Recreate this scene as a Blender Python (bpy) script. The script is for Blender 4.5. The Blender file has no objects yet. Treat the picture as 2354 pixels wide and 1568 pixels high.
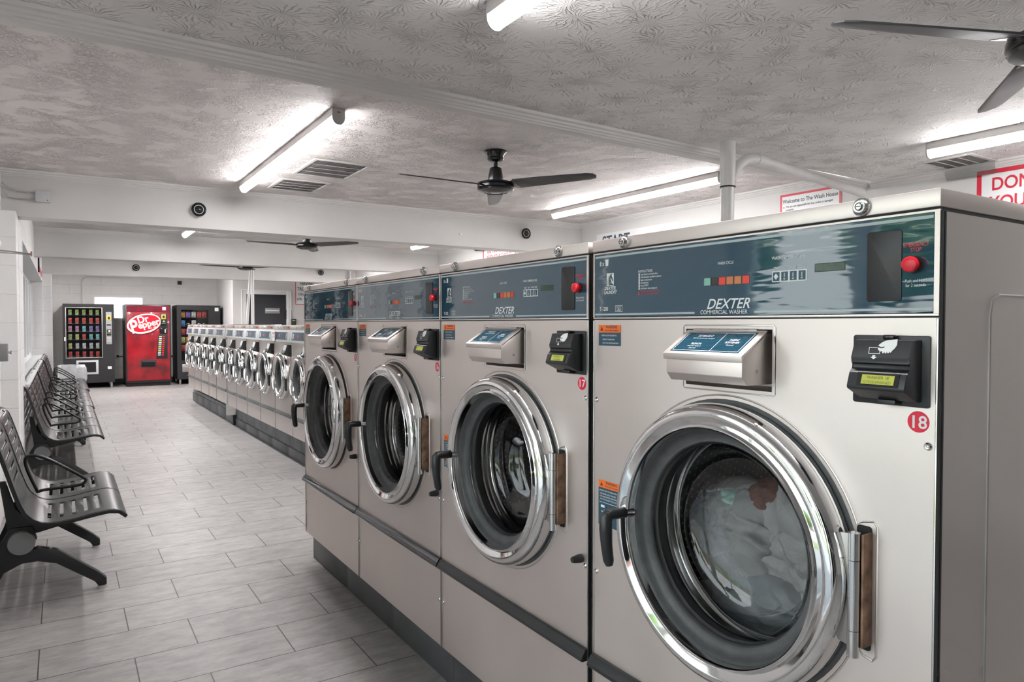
import bpy, bmesh, math, random
from mathutils import Vector, Matrix, noise
random.seed(7)
PI = math.pi
S = bpy.context.scene
COL = S.collection
# ------------------------------------------------------------------ camera
cam = bpy.data.cameras.new('camera'); camo = bpy.data.objects.new('camera', cam); COL.objects.link(camo)
cam.sensor_width = 36; cam.lens = 1606.8 / 2354 * 36; cam.clip_start = .02; cam.clip_end = 300
yaw, pitch = math.radians(32.745), math.radians(1.41)
camo.location = (-1.15, 0, 1.369)
camo.rotation_euler = (PI / 2 - pitch, 0, -yaw)
S.camera = camo
# ------------------------------------------------------------------ world, exposure
W = bpy.data.worlds.new('world'); S.world = W; W.use_nodes = True
nt = W.node_tree; nt.nodes.clear()
wo = nt.nodes.new('ShaderNodeOutputWorld'); bg = nt.nodes.new('ShaderNodeBackground')
tc = nt.nodes.new('ShaderNodeTexCoord'); sp = nt.nodes.new('ShaderNodeSeparateXYZ'); rp = nt.nodes.new('ShaderNodeValToRGB')
nz = nt.nodes.new('ShaderNodeTexNoise'); nz.inputs['Scale'].default_value = 3.0
ad = nt.nodes.new('ShaderNodeMath'); ad.operation = 'MULTIPLY_ADD'; ad.inputs[1].default_value = .12
nt.links.new(tc.outputs['Generated'], sp.inputs[0]); nt.links.new(tc.outputs['Generated'], nz.inputs['Vector'])
nt.links.new(nz.outputs['Fac'], ad.inputs[0]); nt.links.new(sp.outputs['Z'], ad.inputs[2])
nt.links.new(ad.outputs[0], rp.inputs[0]); nt.links.new(rp.outputs[0], bg.inputs[0]); nt.links.new(bg.outputs[0], wo.inputs[0])
rp.color_ramp.elements[0].position = 0.0; rp.color_ramp.elements[0].color = (.78, .76, .765, 1)
rp.color_ramp.elements[1].position = .7; rp.color_ramp.elements[1].color = (.70, .74, .80, 1)
bg.inputs[1].default_value = 1.4
S.view_settings.view_transform = 'Standard'; S.view_settings.look = 'None'
S.view_settings.gamma = 1; S.view_settings.use_curve_mapping = False
S.view_settings.exposure = 2.12
S.cycles.use_denoising = True
S.cycles.max_bounces = 10; S.cycles.diffuse_bounces = 5; S.cycles.glossy_bounces = 5
S.cycles.transparent_max_bounces = 16; S.cycles.caustics_reflective = False; S.cycles.caustics_refractive = False
S.cycles.sample_clamp_indirect = 4.0
LAMP = 8.5
LAMP_W = 4.5     # each tube's own downward light       # emission of the tube lamps
sun = bpy.data.lights.new('sun', 'SUN'); sun.energy = 3.0; sun.angle = .01; sun.color = (1, .96, .90)
suno = bpy.data.objects.new('sun', sun); COL.objects.link(suno); suno.rotation_euler = (math.radians(8), math.radians(42), 0)   # high, from beyond the building: lights the ground outside
# ------------------------------------------------------------------ materials
def NN(nt, t, **k):
    n = nt.nodes.new(t)
    for a, b in k.items():
        if a in ('op',): n.operation = b
        elif hasattr(n, a) and a not in n.inputs: setattr(n, a, b)
    return n
def mat(name, col, rough=.5, metal=0., bump=0., bscale=200., var=.04, vscale=6., emit=0., ecol=None, spec=None, stretch=None, coat=0., rvar=.0):
    m = bpy.data.materials.new(name); m.use_nodes = True; nt = m.node_tree; L = nt.links
    b = nt.nodes['Principled BSDF']
    b.inputs['Roughness'].default_value = rough; b.inputs['Metallic'].default_value = metal
    if spec is not None: b.inputs['Specular IOR Level'].default_value = spec
    if coat: b.inputs['Coat Weight'].default_value = coat; b.inputs['Coat Roughness'].default_value = .05
    t = nt.nodes.new('ShaderNodeTexCoord'); mp = nt.nodes.new('ShaderNodeMapping'); L.new(t.outputs['Object'], mp.inputs[0])
    if stretch: mp.inputs['Scale'].default_value = stretch
    n = nt.nodes.new('ShaderNodeTexNoise'); n.inputs['Scale'].default_value = vscale; n.inputs['Detail'].default_value = 4
    L.new(t.outputs['Object'], n.inputs['Vector'])
    r = nt.nodes.new('ShaderNodeValToRGB'); L.new(n.outputs['Fac'], r.inputs[0])
    r.color_ramp.elements[0].position = .3; r.color_ramp.elements[1].position = .7
    r.color_ramp.elements[0].color = tuple(max(0, c * (1 - var)) for c in col) + (1,)
    r.color_ramp.elements[1].color = tuple(min(1, c * (1 + var)) for c in col) + (1,)
    L.new(r.outputs[0], b.inputs['Base Color'])
    if rvar:
        mr = nt.nodes.new('ShaderNodeMapRange'); L.new(n.outputs['Fac'], mr.inputs[0])
        mr.inputs[1].default_value = .3; mr.inputs[2].default_value = .7
        mr.inputs[3].default_value = max(0, rough - rvar); mr.inputs[4].default_value = rough + rvar
        L.new(mr.outputs[0], b.inputs['Roughness'])
    if bump:
        n2 = nt.nodes.new('ShaderNodeTexNoise'); n2.inputs['Scale'].default_value = bscale; n2.inputs['Detail'].default_value = 3
        L.new(mp.outputs[0], n2.inputs['Vector'])
        bp = nt.nodes.new('ShaderNodeBump'); bp.inputs['Strength'].default_value = bump; bp.inputs['Distance'].default_value = .002
        L.new(n2.outputs['Fac'], bp.inputs['Height']); L.new(bp.outputs[0], b.inputs['Normal'])
    if emit:
        b.inputs['Emission Color'].default_value = (ecol or col) + (1,); b.inputs['Emission Strength'].default_value = emit
    return m
def add_bump(m, hnode_out, dist, strength=1.0):
    nt = m.node_tree; b = nt.nodes['Principled BSDF']
    bp = nt.nodes.new('ShaderNodeBump'); bp.inputs['Strength'].default_value = strength; bp.inputs['Distance'].default_value = dist
    nt.links.new(hnode_out, bp.inputs['Height'])
    if b.inputs['Normal'].is_linked: nt.links.new(b.inputs['Normal'].links[0].from_socket, bp.inputs['Normal'])
    nt.links.new(bp.outputs[0], b.inputs['Normal'])
def glassmat(name, tint=(.95, .97, .97), ior=1.45, rough=.0, extra=.0):
    m = bpy.data.materials.new(name); m.use_nodes = True; nt = m.node_tree; nt.nodes.clear(); L = nt.links
    o = nt.nodes.new('ShaderNodeOutputMaterial'); mx = nt.nodes.new('ShaderNodeMixShader')
    t = nt.nodes.new('ShaderNodeBsdfTransparent'); g = nt.nodes.new('ShaderNodeBsdfGlossy'); f = nt.nodes.new('ShaderNodeFresnel')
    t.inputs[0].default_value = tint + (1,); g.inputs['Roughness'].default_value = rough; f.inputs[0].default_value = ior
    a = nt.nodes.new('ShaderNodeMath'); a.operation = 'ADD'; a.inputs[1].default_value = extra; a.use_clamp = True
    n = nt.nodes.new('ShaderNodeTexNoise'); n.inputs['Scale'].default_value = 2.5
    bp = nt.nodes.new('ShaderNodeBump'); bp.inputs['Strength'].default_value = .05; bp.inputs['Distance'].default_value = .01
    L.new(n.outputs['Fac'], bp.inputs['Height']); L.new(bp.outputs[0], g.inputs['Normal'])
    L.new(f.outputs[0], a.inputs[0]); L.new(a.outputs[0], mx.inputs[0]); L.new(t.outputs[0], mx.inputs[1]); L.new(g.outputs[0], mx.inputs[2])
    L.new(mx.outputs[0], o.inputs[0]); return m
M = {}
M['steel'] = mat('brushed_steel', (.74, .675, .645), .40, .92, bump=.10, bscale=260, var=.035, vscale=3, stretch=(1, 1, 14), rvar=.05)
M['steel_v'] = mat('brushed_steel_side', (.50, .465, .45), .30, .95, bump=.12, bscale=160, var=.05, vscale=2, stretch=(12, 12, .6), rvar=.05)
M['steel_dk'] = mat('dull_steel', (.42, .40, .39), .4, .9, var=.1, vscale=10)
M['steel_pl'] = mat('polished_steel', (.66, .65, .64), .12, 1.0, var=.03)
M['chrome'] = mat('chrome', (.80, .80, .80), .07, 1.0, var=.02, vscale=4)
M['rust'] = mat('rusty_steel', (.30, .18, .12), .7, .3, var=.55, vscale=30)
M['rubber'] = mat('grey_rubber', (.075, .077, .080), .5, 0, var=.2, vscale=30, bump=.3)
M['black'] = mat('black_plastic', (.018, .019, .021), .35, 0, var=.1, bump=.1, bscale=800)
M['blackm'] = mat('matte_black', (.012, .012, .013), .6, 0, var=.1)
M['blackg'] = mat('glossy_black', (.012, .012, .014), .12, 0, var=.1)
M['blue'] = mat('teal_blue_panel', (.016, .068, .108), .05, 0, var=.05, vscale=3, spec=.95)
nt = M['blue'].node_tree; n = nt.nodes.new('ShaderNodeTexNoise'); n.inputs['Scale'].default_value = 5; n.inputs['Detail'].default_value = 2
add_bump(M['blue'], n.outputs['Fac'], .004, .25)
M['blue_l'] = mat('navy_label', (.022, .075, .115), .35, 0, var=.05)
M['orange'] = mat('orange_label', (.95, .17, .015), .4, 0, var=.03)
M['white'] = mat('white_print', (.80, .82, .82), .4, 0, var=.02)
M['silver'] = mat('silver_print', (.46, .53, .55), .35, 0, var=.02)
M['redp'] = mat('red_print', (.75, .03, .06), .4, 0, var=.03)
M['red'] = mat('red_plastic', (.75, .012, .03), .25, 0, var=.03)
M['redst'] = mat('red_sticker', (.78, .008, .045), .35, 0, var=.03)
M['lcd'] = mat('green_display', (.27, .29, .05), .25, 0, var=.1, emit=.06, ecol=(.55, .60, .08))
M['lcdtx'] = mat('display_text', (.10, .12, .02), .4)
M['lcd_off'] = mat('dim_display', (.02, .06, .03), .2, 0, var=.4, vscale=60)
M['t_green'] = mat('pale_green_lamp', (.25, .52, .42), .3); M['t_or'] = mat('orange_lamp', (.62, .20, .07), .3); M['t_rd'] = mat('red_lamp', (.80, .05, .03), .3)
M['t_bk'] = mat('dark_lamp', (.03, .02, .02), .3)
M['glass'] = glassmat('door_glass', (.95, .96, .96), 1.5, .0, .03)
M['pane'] = glassmat('window_pane', (.93, .96, .95), 1.45)
M['vglass'] = glassmat('vending_glass', (.92, .94, .94), 1.35)
M['seat'] = mat('dark_grey_metal_seat', (.045, .046, .048), .33, .55, var=.1, bump=.15, bscale=500)
M['legm'] = mat('black_painted_metal', (.016, .017, .018), .38, .1, var=.15)
M['cap'] = mat('grey_cap', (.22, .225, .23), .45, 0, var=.03)
M['foot'] = mat('pale_foot_pad', (.42, .42, .41), .5)
M['white_paint'] = mat('white_pipe_paint', (.66, .655, .645), .38, 0, var=.05, vscale=9, bump=.2, bscale=60)
M['cable'] = mat('galvanised_conduit', (.45, .45, .45), .45, .4, var=.2, vscale=90)
M['frame_al'] = mat('white_window_frame', (.74, .75, .75), .35, 0, var=.02)
M['fan'] = mat('fan_black', (.010, .011, .012), .22, 0, var=.1)
M['blade'] = mat('fan_blade_dark', (.035, .036, .038), .45, 0, var=.1)
M['lamp'] = mat('lit_diffuser', (.9, .9, .9), .5, emit=LAMP, ecol=(1, .975, .975))
M['housing'] = mat('lamp_housing', (.52, .50, .49), .45, 0, var=.03)
M['vent'] = mat('vent_frame', (.60, .585, .57), .45, 0, var=.04)
M['ventd'] = mat('vent_dark', (.10, .08, .075), .7, 0, var=.1)
M['clear'] = glassmat('clear_deflector', (.86, .87, .87), 1.4, .15, .08)
M['navy'] = mat('navy_door', (.030, .033, .040), .5, 0, var=.05)
M['signw'] = mat('sign_white', (.74, .76, .77), .35, 0, var=.02)
M['signr'] = mat('sign_red', (.62, .02, .05), .35, 0, var=.03)
M['signt'] = mat('sign_ink', (.055, .065, .08), .45)
M['bag'] = mat('white_plastic_bag', (.50, .52, .54), .3, 0, var=.15, vscale=12, bump=1.0, bscale=25)
M['bin'] = mat('grey_bin', (.16, .17, .18), .5)
M['cloth'] = mat('grey_cotton', (.30, .30, .305), .9, 0, var=.12, vscale=14, bump=.6, bscale=350)
M['cloth2'] = mat('slate_cotton', (.20, .215, .23), .9, 0, var=.15, vscale=18, bump=.6, bscale=350)
M['brown'] = mat('brown_towel', (.13, .06, .045), .95, 0, var=.3, vscale=60, bump=1., bscale=500)
M['mint'] = mat('mint_cloth', (.40, .60, .54), .8, 0, var=.2, vscale=40, bump=.5)
M['yellow'] = mat('yellow_frame', (.65, .50, .06), .4)
M['cream'] = mat('cream_lettering', (.82, .84, .76), .35)
M['spiral'] = mat('vending_spiral', (.55, .56, .56), .25, .9)
M['grey'] = mat('grey_plastic', (.30, .31, .31), .4, 0, var=.05)
M['lgrey'] = mat('pale_grey_plastic', (.50, .51, .51), .4, 0, var=.05)
M['tree'] = mat('tree_leaves', (.07, .13, .035), .9, 0, var=.6, vscale=2)
M['hedge'] = mat('reddish_shrub', (.16, .06, .055), .9, 0, var=.6, vscale=3)
M['grass'] = mat('lawn', (.13, .17, .05), .95, 0, var=.35, vscale=1.5)
M['asphalt'] = mat('asphalt', (.17, .175, .185), .9, 0, var=.2, vscale=3)
M['car1'] = mat('car_paint_silver', (.45, .47, .50), .2, .5)
M['plinth'] = mat('dark_vinyl_base', (.075, .078, .083), .42, 0, var=.30, vscale=4, bump=.3, bscale=20)
M['pad'] = mat('painted_concrete_pad', (.13, .132, .135), .55, 0, var=.35, vscale=5, bump=.6, bscale=14)
M['rib'] = mat('painted_beam', (.66, .65, .635), .5, 0, var=.04, vscale=3, bump=.35, bscale=22)
# paint wall with blocks
def block_wall(name, col, axis, bw=.4064, bh=.2032, depth=.004, offs=(0, 0)):
    m = mat(name, col, .5, 0, var=.03, vscale=4, bump=.5, bscale=45)
    nt = m.node_tree; L = nt.links
    t = nt.nodes.new('ShaderNodeTexCoord'); s = nt.nodes.new('ShaderNodeSeparateXYZ'); c = nt.nodes.new('ShaderNodeCombineXYZ')
    L.new(t.outputs['Object'], s.inputs[0]); L.new(s.outputs[axis], c.inputs[0]); L.new(s.outputs['Z'], c.inputs[1])
    mp = nt.nodes.new('ShaderNodeMapping'); mp.inputs['Location'].default_value = (offs[0], offs[1], 0); L.new(c.outputs[0], mp.inputs[0])
    br = nt.nodes.new('ShaderNodeTexBrick'); L.new(mp.outputs[0], br.inputs['Vector'])
    br.inputs['Scale'].default_value = 1; br.inputs['Brick Width'].default_value = bw; br.inputs['Row Height'].default_value = bh
    br.inputs['Mortar Size'].default_value = .006; br.inputs['Mortar Smooth'].default_value = .6
    iv = nt.nodes.new('ShaderNodeMath'); iv.operation = 'SUBTRACT'; iv.inputs[0].default_value = 1; L.new(br.outputs['Fac'], iv.inputs[1])
    add_bump(m, iv.outputs[0], depth, .8); return m
M['wall_l'] = block_wall('painted_block_left', (.78, .78, .775), 'Y', offs=(.1, .05))
M['wall_b'] = block_wall('painted_block_back', (.70, .69, .675), 'X')
M['wall_p'] = mat('painted_plaster_wall', (.62, .61, .60), .5, 0, var=.02, bump=.2, bscale=30)
# floor tiles
def floor_mat():
    m = mat('grey_stone_tile', (.5, .5, .5), .27, 0, spec=.3)
    nt = m.node_tree; L = nt.links; b = nt.nodes['Principled BSDF']
    t = nt.nodes.new('ShaderNodeTexCoord'); mp = nt.nodes.new('ShaderNodeMapping'); L.new(t.outputs['Object'], mp.inputs[0])
    mp.inputs['Location'].default_value = (.919 + 5.7, 1.571 + .2993 * 40, 0)
    br = nt.nodes.new('ShaderNodeTexBrick'); L.new(mp.outputs[0], br.inputs['Vector'])
    br.offset = .579; br.offset_frequency = 2
    br.inputs['Scale'].default_value = 1; br.inputs['Brick Width'].default_value = .57; br.inputs['Row Height'].default_value = .2993
    br.inputs['Mortar Size'].default_value = .0026; br.inputs['Mortar Smooth'].default_value = .1
    br.inputs['Color1'].default_value = (.92, .92, .92, 1); br.inputs['Color2'].default_value = (1.05, 1.05, 1.05, 1); br.inputs['Mortar'].default_value = (1, 1, 1, 1)
    mp2 = nt.nodes.new('ShaderNodeMapping'); mp2.inputs['Scale'].default_value = (1, 2.6, 1); L.new(t.outputs['Object'], mp2.inputs[0])
    n = nt.nodes.new('ShaderNodeTexNoise'); n.inputs['Scale'].default_value = 7; n.inputs['Detail'].default_value = 10; n.inputs['Roughness'].default_value = .72; L.new(mp2.outputs[0], n.inputs['Vector'])
    r = nt.nodes.new('ShaderNodeValToRGB'); L.new(n.outputs['Fac'], r.inputs[0])
    r.color_ramp.elements[0].position = .30; r.color_ramp.elements[0].color = (.25, .244, .238, 1)
    r.color_ramp.elements[1].position = .68; r.color_ramp.elements[1].color = (.42, .405, .395, 1)
    mu = nt.nodes.new('ShaderNodeMix'); mu.data_type = 'RGBA'; mu.blend_type = 'MULTIPLY'; mu.inputs[0].default_value = 1
    L.new(r.outputs[0], mu.inputs[6]); L.new(br.outputs['Color'], mu.inputs[7])
    mx = nt.nodes.new('ShaderNodeMix'); mx.data_type = 'RGBA'; L.new(br.outputs['Fac'], mx.inputs[0]); L.new(mu.outputs[2], mx.inputs[6])
    mx.inputs[7].default_value = (.085, .07, .07, 1)
    L.new(mx.outputs[2], b.inputs['Base Color'])
    mr = nt.nodes.new('ShaderNodeMapRange'); L.new(n.outputs['Fac'], mr.inputs[0]); mr.inputs[3].default_value = .50; mr.inputs[4].default_value = .38
    L.new(mr.outputs[0], b.inputs['Roughness'])
    iv = nt.nodes.new('ShaderNodeMath'); iv.operation = 'SUBTRACT'; iv.inputs[0].default_value = 1; L.new(br.outputs['Fac'], iv.inputs[1])
    add_bump(m, iv.outputs[0], .0015, .6)
    return m
M['floor'] = floor_mat()
# ceilings
def ceil_star():
    m = mat('ceiling_stomp_texture', (.83, .81, .80), .6, 0, var=.03, spec=.3)
    nt = m.node_tree; L = nt.links
    def math_(op, a, b=None, clamp=False):
        n = nt.nodes.new('ShaderNodeMath'); n.operation = op; n.use_clamp = clamp
        for i, v in enumerate((a, b)):
            if v is None: continue
            if isinstance(v, (int, float)): n.inputs[i].default_value = v
            else: L.new(v, n.inputs[i])
        return n.outputs[0]
    t = nt.nodes.new('ShaderNodeTexCoord')
    total = None
    for k, (off, sc, rays) in enumerate((((0, 0, 0), 4.2, 11.), ((.37, .61, 0), 4.8, 9.))):
        mp = nt.nodes.new('ShaderNodeMapping'); mp.inputs['Location'].default_value = off; L.new(t.outputs['Object'], mp.inputs[0])
        nz = nt.nodes.new('ShaderNodeTexNoise'); nz.inputs['Scale'].default_value = 16; nz.inputs['Detail'].default_value = 2; L.new(mp.outputs[0], nz.inputs['Vector'])
        v = nt.nodes.new('ShaderNodeTexVoronoi'); v.voronoi_dimensions = '2D'; v.inputs['Scale'].default_value = sc; L.new(mp.outputs[0], v.inputs['Vector'])
        sb = nt.nodes.new('ShaderNodeVectorMath'); sb.operation = 'SUBTRACT'; L.new(mp.outputs[0], sb.inputs[0]); L.new(v.outputs['Position'], sb.inputs[1])
        s = nt.nodes.new('ShaderNodeSeparateXYZ'); L.new(sb.outputs[0], s.inputs[0])
        ang = math_('ARCTAN2', s.outputs['Y'], s.outputs['X'])
        ph = math_('MULTIPLY_ADD', ang, rays); nt.nodes[-1].inputs[2].default_value = 0
        ph = math_('ADD', ph, math_('MULTIPLY', nz.outputs['Fac'], 9.))
        w = math_('POWER', math_('ABSOLUTE', math_('SINE', ph)), 22.)
        n3 = nt.nodes.new('ShaderNodeTexNoise'); n3.inputs['Scale'].default_value = 22; L.new(mp.outputs[0], n3.inputs['Vector'])
        msk = math_('GREATER_THAN', n3.outputs['Fac'], .52)
        d = v.outputs['Distance']
        fall = math_('MULTIPLY', math_('SUBTRACT', .62, d, True), math_('MINIMUM', math_('MULTIPLY', d, 7.), 1.))
        h = math_('MULTIPLY', math_('MULTIPLY', w, fall), math_('ADD', math_('MULTIPLY', msk, .8), .2))
        total = h if total is None else math_('MAXIMUM', total, h)
    add_bump(m, total, .026, 1.0)
    return m
def ceil_knock():
    m = mat('ceiling_knockdown_texture', (.80, .755, .735), .55, 0, var=.03, spec=.3)
    nt = m.node_tree; L = nt.links; t = nt.nodes.new('ShaderNodeTexCoord')
    mp = nt.nodes.new('ShaderNodeMapping'); mp.inputs['Scale'].default_value = (1, 1.0, 1); L.new(t.outputs['Object'], mp.inputs[0])
    a = nt.nodes.new('ShaderNodeTexNoise'); a.inputs['Scale'].default_value = 48; a.inputs['Detail'].default_value = 3; a.inputs['Distortion'].default_value = .8
    b = nt.nodes.new('ShaderNodeTexNoise'); b.inputs['Scale'].default_value = 7; b.inputs['Detail'].default_value = 2
    L.new(mp.outputs[0], a.inputs['Vector']); L.new(mp.outputs[0], b.inputs['Vector'])
    r1 = nt.nodes.new('ShaderNodeValToRGB'); r1.color_ramp.elements[0].position = .46; r1.color_ramp.elements[1].position = .56; L.new(a.outputs['Fac'], r1.inputs[0])
    r2 = nt.nodes.new('ShaderNodeValToRGB'); r2.color_ramp.elements[0].position = .40; r2.color_ramp.elements[1].position = .58; L.new(b.outputs['Fac'], r2.inputs[0])
    mu = nt.nodes.new('ShaderNodeMath'); mu.operation = 'MULTIPLY'; L.new(r1.outputs[0], mu.inputs[0]); L.new(r2.outputs[0], mu.inputs[1])
    add_bump(m, mu.outputs[0], .014, 1.0)
    return m
M['ceil1'] = ceil_star(); M['ceil2'] = ceil_knock()
def drum_mat(name, base=(.16, .16, .165), dots=(.5, .5, .5), rough=.3):
    m = mat(name, base, rough, .85, var=.1)
    nt = m.node_tree; L = nt.links; b = nt.nodes['Principled BSDF']
    def mm(op, a, c=None):
        n = nt.nodes.new('ShaderNodeMath'); n.operation = op
        for i, v in enumerate((a, c)):
            if v is None: continue
            if isinstance(v, (int, float)): n.inputs[i].default_value = v
            else: L.new(v, n.inputs[i])
        return n.outputs[0]
    t = nt.nodes.new('ShaderNodeUVMap'); s = nt.nodes.new('ShaderNodeSeparateXYZ'); L.new(t.outputs[0], s.inputs[0])
    row = mm('FLOOR', s.outputs['Y']); sh = mm('MULTIPLY', mm('MODULO', row, 2.), .5)
    fx = mm('SUBTRACT', mm('FRACT', mm('ADD', s.outputs['X'], sh)), .5); fy = mm('SUBTRACT', mm('FRACT', s.outputs['Y']), .5)
    d = mm('ADD', mm('MULTIPLY', fx, fx), mm('MULTIPLY', fy, fy)); k = mm('LESS_THAN', d, .03)
    mx = nt.nodes.new('ShaderNodeMix'); mx.data_type = 'RGBA'; L.new(k, mx.inputs[0]); mx.inputs[6].default_value = base + (1,); mx.inputs[7].default_value = dots + (1,)
    L.new(mx.outputs[2], b.inputs['Base Color'])
    return m
M['drum'] = drum_mat('perforated_drum')
M['tub'] = mat('dark_tub', (.05, .052, .055), .5, .3, var=.1)
# ------------------------------------------------------------------ mesh builder
TXT = {}
def text_geo(s, shear=0., bold=0., align='CENTER', space=1.):
    k = (s, shear, bold, align, space)
    if k in TXT: return TXT[k]
    cu = bpy.data.curves.new('t', 'FONT'); cu.body = s; cu.size = 1; cu.shear = shear; cu.offset = bold; cu.align_x = align; cu.resolution_u = 4; cu.space_character = space
    o = bpy.data.objects.new('t', cu); COL.objects.link(o)
    bpy.context.view_layer.update()
    me = bpy.data.meshes.new_from_object(o.evaluated_get(bpy.context.evaluated_depsgraph_get()))
    vs = [v.co.copy() for v in me.vertices]; fs = [tuple(p.vertices) for p in me.polygons]
    bpy.data.objects.remove(o); bpy.data.curves.remove(cu); bpy.data.meshes.remove(me)
    TXT[k] = (vs, fs); return TXT[k]
class MB:
    def __init__(s): s.b = bmesh.new(); s.mi = 0
    def v(s, p): return s.b.verts.new(p)
    def f(s, vs):
        try:
            f = s.b.faces.new(vs); f.material_index = s.mi; return f
        except ValueError: return None
    def box(s, x0, x1, y0, y1, z0, z1, bev=0., seg=2):
        x0, x1 = min(x0, x1), max(x0, x1); y0, y1 = min(y0, y1), max(y0, y1); z0, z1 = min(z0, z1), max(z0, z1)
        V = [s.v((x, y, z)) for x in (x0, x1) for y in (y0, y1) for z in (z0, z1)]
        F = [(0, 1, 3, 2), (4, 6, 7, 5), (0, 4, 5, 1), (2, 3, 7, 6), (0, 2, 6, 4), (1, 5, 7, 3)]
        fs = [s.f([V[i] for i in q]) for q in F]
        if bev > 0:
            es = list({e for f in fs for e in f.edges})
            r = bmesh.ops.bevel(s.b, geom=es, offset=bev, segments=seg, affect='EDGES', profile=.5)
            for f in r['faces']: f.material_index = s.mi
        return s
    def quad(s, *P): s.f([s.v(p) for p in P]); return s
    def prism(s, poly, axis, d0, d1, bev=0.):
        def P(u, v, d): return {'x': (d, u, v), 'y': (u, d, v), 'z': (u, v, d)}[axis]
        A = [s.v(P(u, v, d0)) for u, v in poly]; B = [s.v(P(u, v, d1)) for u, v in poly]; n = len(poly)
        fs = [s.f(A[::-1]), s.f(B)] + [s.f([A[i], A[(i + 1) % n], B[(i + 1) % n], B[i]]) for i in range(n)]
        if bev:
            es = list({e for f in fs if f for e in f.edges})
            r = bmesh.ops.bevel(s.b, geom=es, offset=bev, segments=2, affect='EDGES', profile=.5)
            for f in r['faces']: f.material_index = s.mi
        return s
    def lathe(s, prof, c, axis='x', seg=64, uv=None):
        c = Vector(c); rings = []
        for r, h in prof:
            ring = []
            for i in range(seg):
                a = 2 * PI * i / seg; u, w = r * math.cos(a), r * math.sin(a)
                ring.append(s.v(c + Vector({'x': (h, u, w), 'y': (u, h, w), 'z': (u, w, h)}[axis])))
                if r < 1e-6: break
            rings.append(ring)
        uvl = s.b.loops.layers.uv.verify() if uv else None
        acc = 0
        for k in range(len(rings) - 1):
            A, B = rings[k], rings[k + 1]
            L = math.hypot(prof[k + 1][0] - prof[k][0], prof[k + 1][1] - prof[k][1])
            for i in range(seg):
                j = (i + 1) % seg
                vs = [A[i % len(A)], A[j % len(A)], B[j % len(B)], B[i % len(B)]]
                q = []
                for vv in vs:
                    if vv not in q: q.append(vv)
                if len(q) < 3: continue
                f = s.f(q)
                if uv and f:
                    for lp in f.loops:
                        p = lp.vert.co - c
                        if L > 0 and abs(prof[k + 1][1] - prof[k][1]) < 1e-5:
                            lp[uvl].uv = ((p.y + 5) * uv, (p.z + 5) * uv)
                        else:
                            top = lp.vert in B
                            ii = i if lp.vert in (A[i % len(A)], B[i % len(B)]) else i + 1
                            lp[uvl].uv = (2 * PI * .27 * ii / seg * uv, (acc + (L if top else 0)) * uv)
            acc += L
        return s
    def cyl(s, c, r, h, axis='z', seg=24, r2=None):
        return s.lathe([(0, 0), (r, 0), (r if r2 is None else r2, h), (0, h)], c, axis, seg)
    def disc(s, c, r, axis='x', seg=32): return s.lathe([(0, 0), (r, 0)], c, axis, seg)
    def tube(s, pts, r, seg=8, closed=False, flat=None):
        pts = [Vector(p) for p in pts]; n = len(pts); rings = []
        up = None
        for i in range(n):
            if closed: d = pts[(i + 1) % n] - pts[i - 1]
            else: d = pts[min(i + 1, n - 1)] - pts[max(i - 1, 0)]
            d.normalize()
            if up is None:
                up = Vector((0, 0, 1)) if abs(d.z) < .9 else Vector((1, 0, 0))
            a = d.cross(up).normalized(); up = a.cross(d).normalized(); b_ = up
            rr = r[i] if isinstance(r, (list, tuple)) else r
            fx, fy = flat or (1, 1)
            rings.append([s.v(pts[i] + a * math.cos(t) * rr * fx + b_ * math.sin(t) * rr * fy) for t in [2 * PI * k / seg for k in range(seg)]])
        m = n if closed else n - 1
        for i in range(m):
            A, B = rings[i], rings[(i + 1) % n]
            off = 0
            if closed and i == n - 1:
                off = min(range(seg), key=lambda o: (A[0].co - B[o].co).length)
            for k in range(seg): s.f([A[k], A[(k + 1) % seg], B[(k + 1 + off) % seg], B[(k + off) % seg]])
        if not closed: s.f(rings[0][::-1]); s.f(rings[-1])
        return s
    def text(s, t, o, size, right=(0, -1, 0), up=(0, 0, 1), shear=0., bold=0., align='CENTER', sx=1., space=1.):
        vs, fs = text_geo(t, shear, bold, align, space); o = Vector(o); R = Vector(right); U = Vector(up)
        V = [s.v(o + R * (p.x * size * sx) + U * (p.y * size)) for p in vs]
        for f in fs: s.f([V[i] for i in f])
        return s
    def poly(s, pts, o, sc=1., right=(0, -1, 0), up=(0, 0, 1)):
        o = Vector(o); R = Vector(right); U = Vector(up)
        f = s.f([s.v(o + R * (a * sc) + U * (b * sc)) for a, b in pts])
        return s
    def build(s, name, m, parent=None, loc=None, smooth=35):
        s.b.normal_update()
        bmesh.ops.recalc_face_normals(s.b, faces=s.b.faces[:])
        me = bpy.data.meshes.new(name); s.b.to_mesh(me); s.b.free()
        for mm in (m if isinstance(m, (list, tuple)) else [m]): me.materials.append(M[mm] if isinstance(mm, str) else mm)
        if smooth:
            me.polygons.foreach_set('use_smooth', [True] * len(me.polygons)); me.set_sharp_from_angle(angle=math.radians(smooth))
        o = bpy.data.objects.new(name, me); COL.objects.link(o)
        if parent: o.parent = parent
        if loc: o.location = loc
        return o
def tag(o, label=None, cat=None, group=None, kind=None):
    if label: o['label'] = label
    if cat: o['category'] = cat
    if group: o['group'] = group
    if kind: o['kind'] = kind
    return o
def thing(name, label, cat, loc, group=None, rz=0.):
    o = bpy.data.objects.new(name, None); COL.objects.link(o); o.location = loc; o.rotation_euler = (0, 0, rz)
    o.empty_display_size = .1
    return tag(o, label, cat, group)
def struct(o): o['kind'] = 'structure'; return o
def copy_tree(o, parent=None):
    c = o.copy(); COL.objects.link(c)
    if parent: c.parent = parent
    for ch in [x for x in bpy.data.objects if x.parent == o]: copy_tree(ch, c)
    return c
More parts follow.
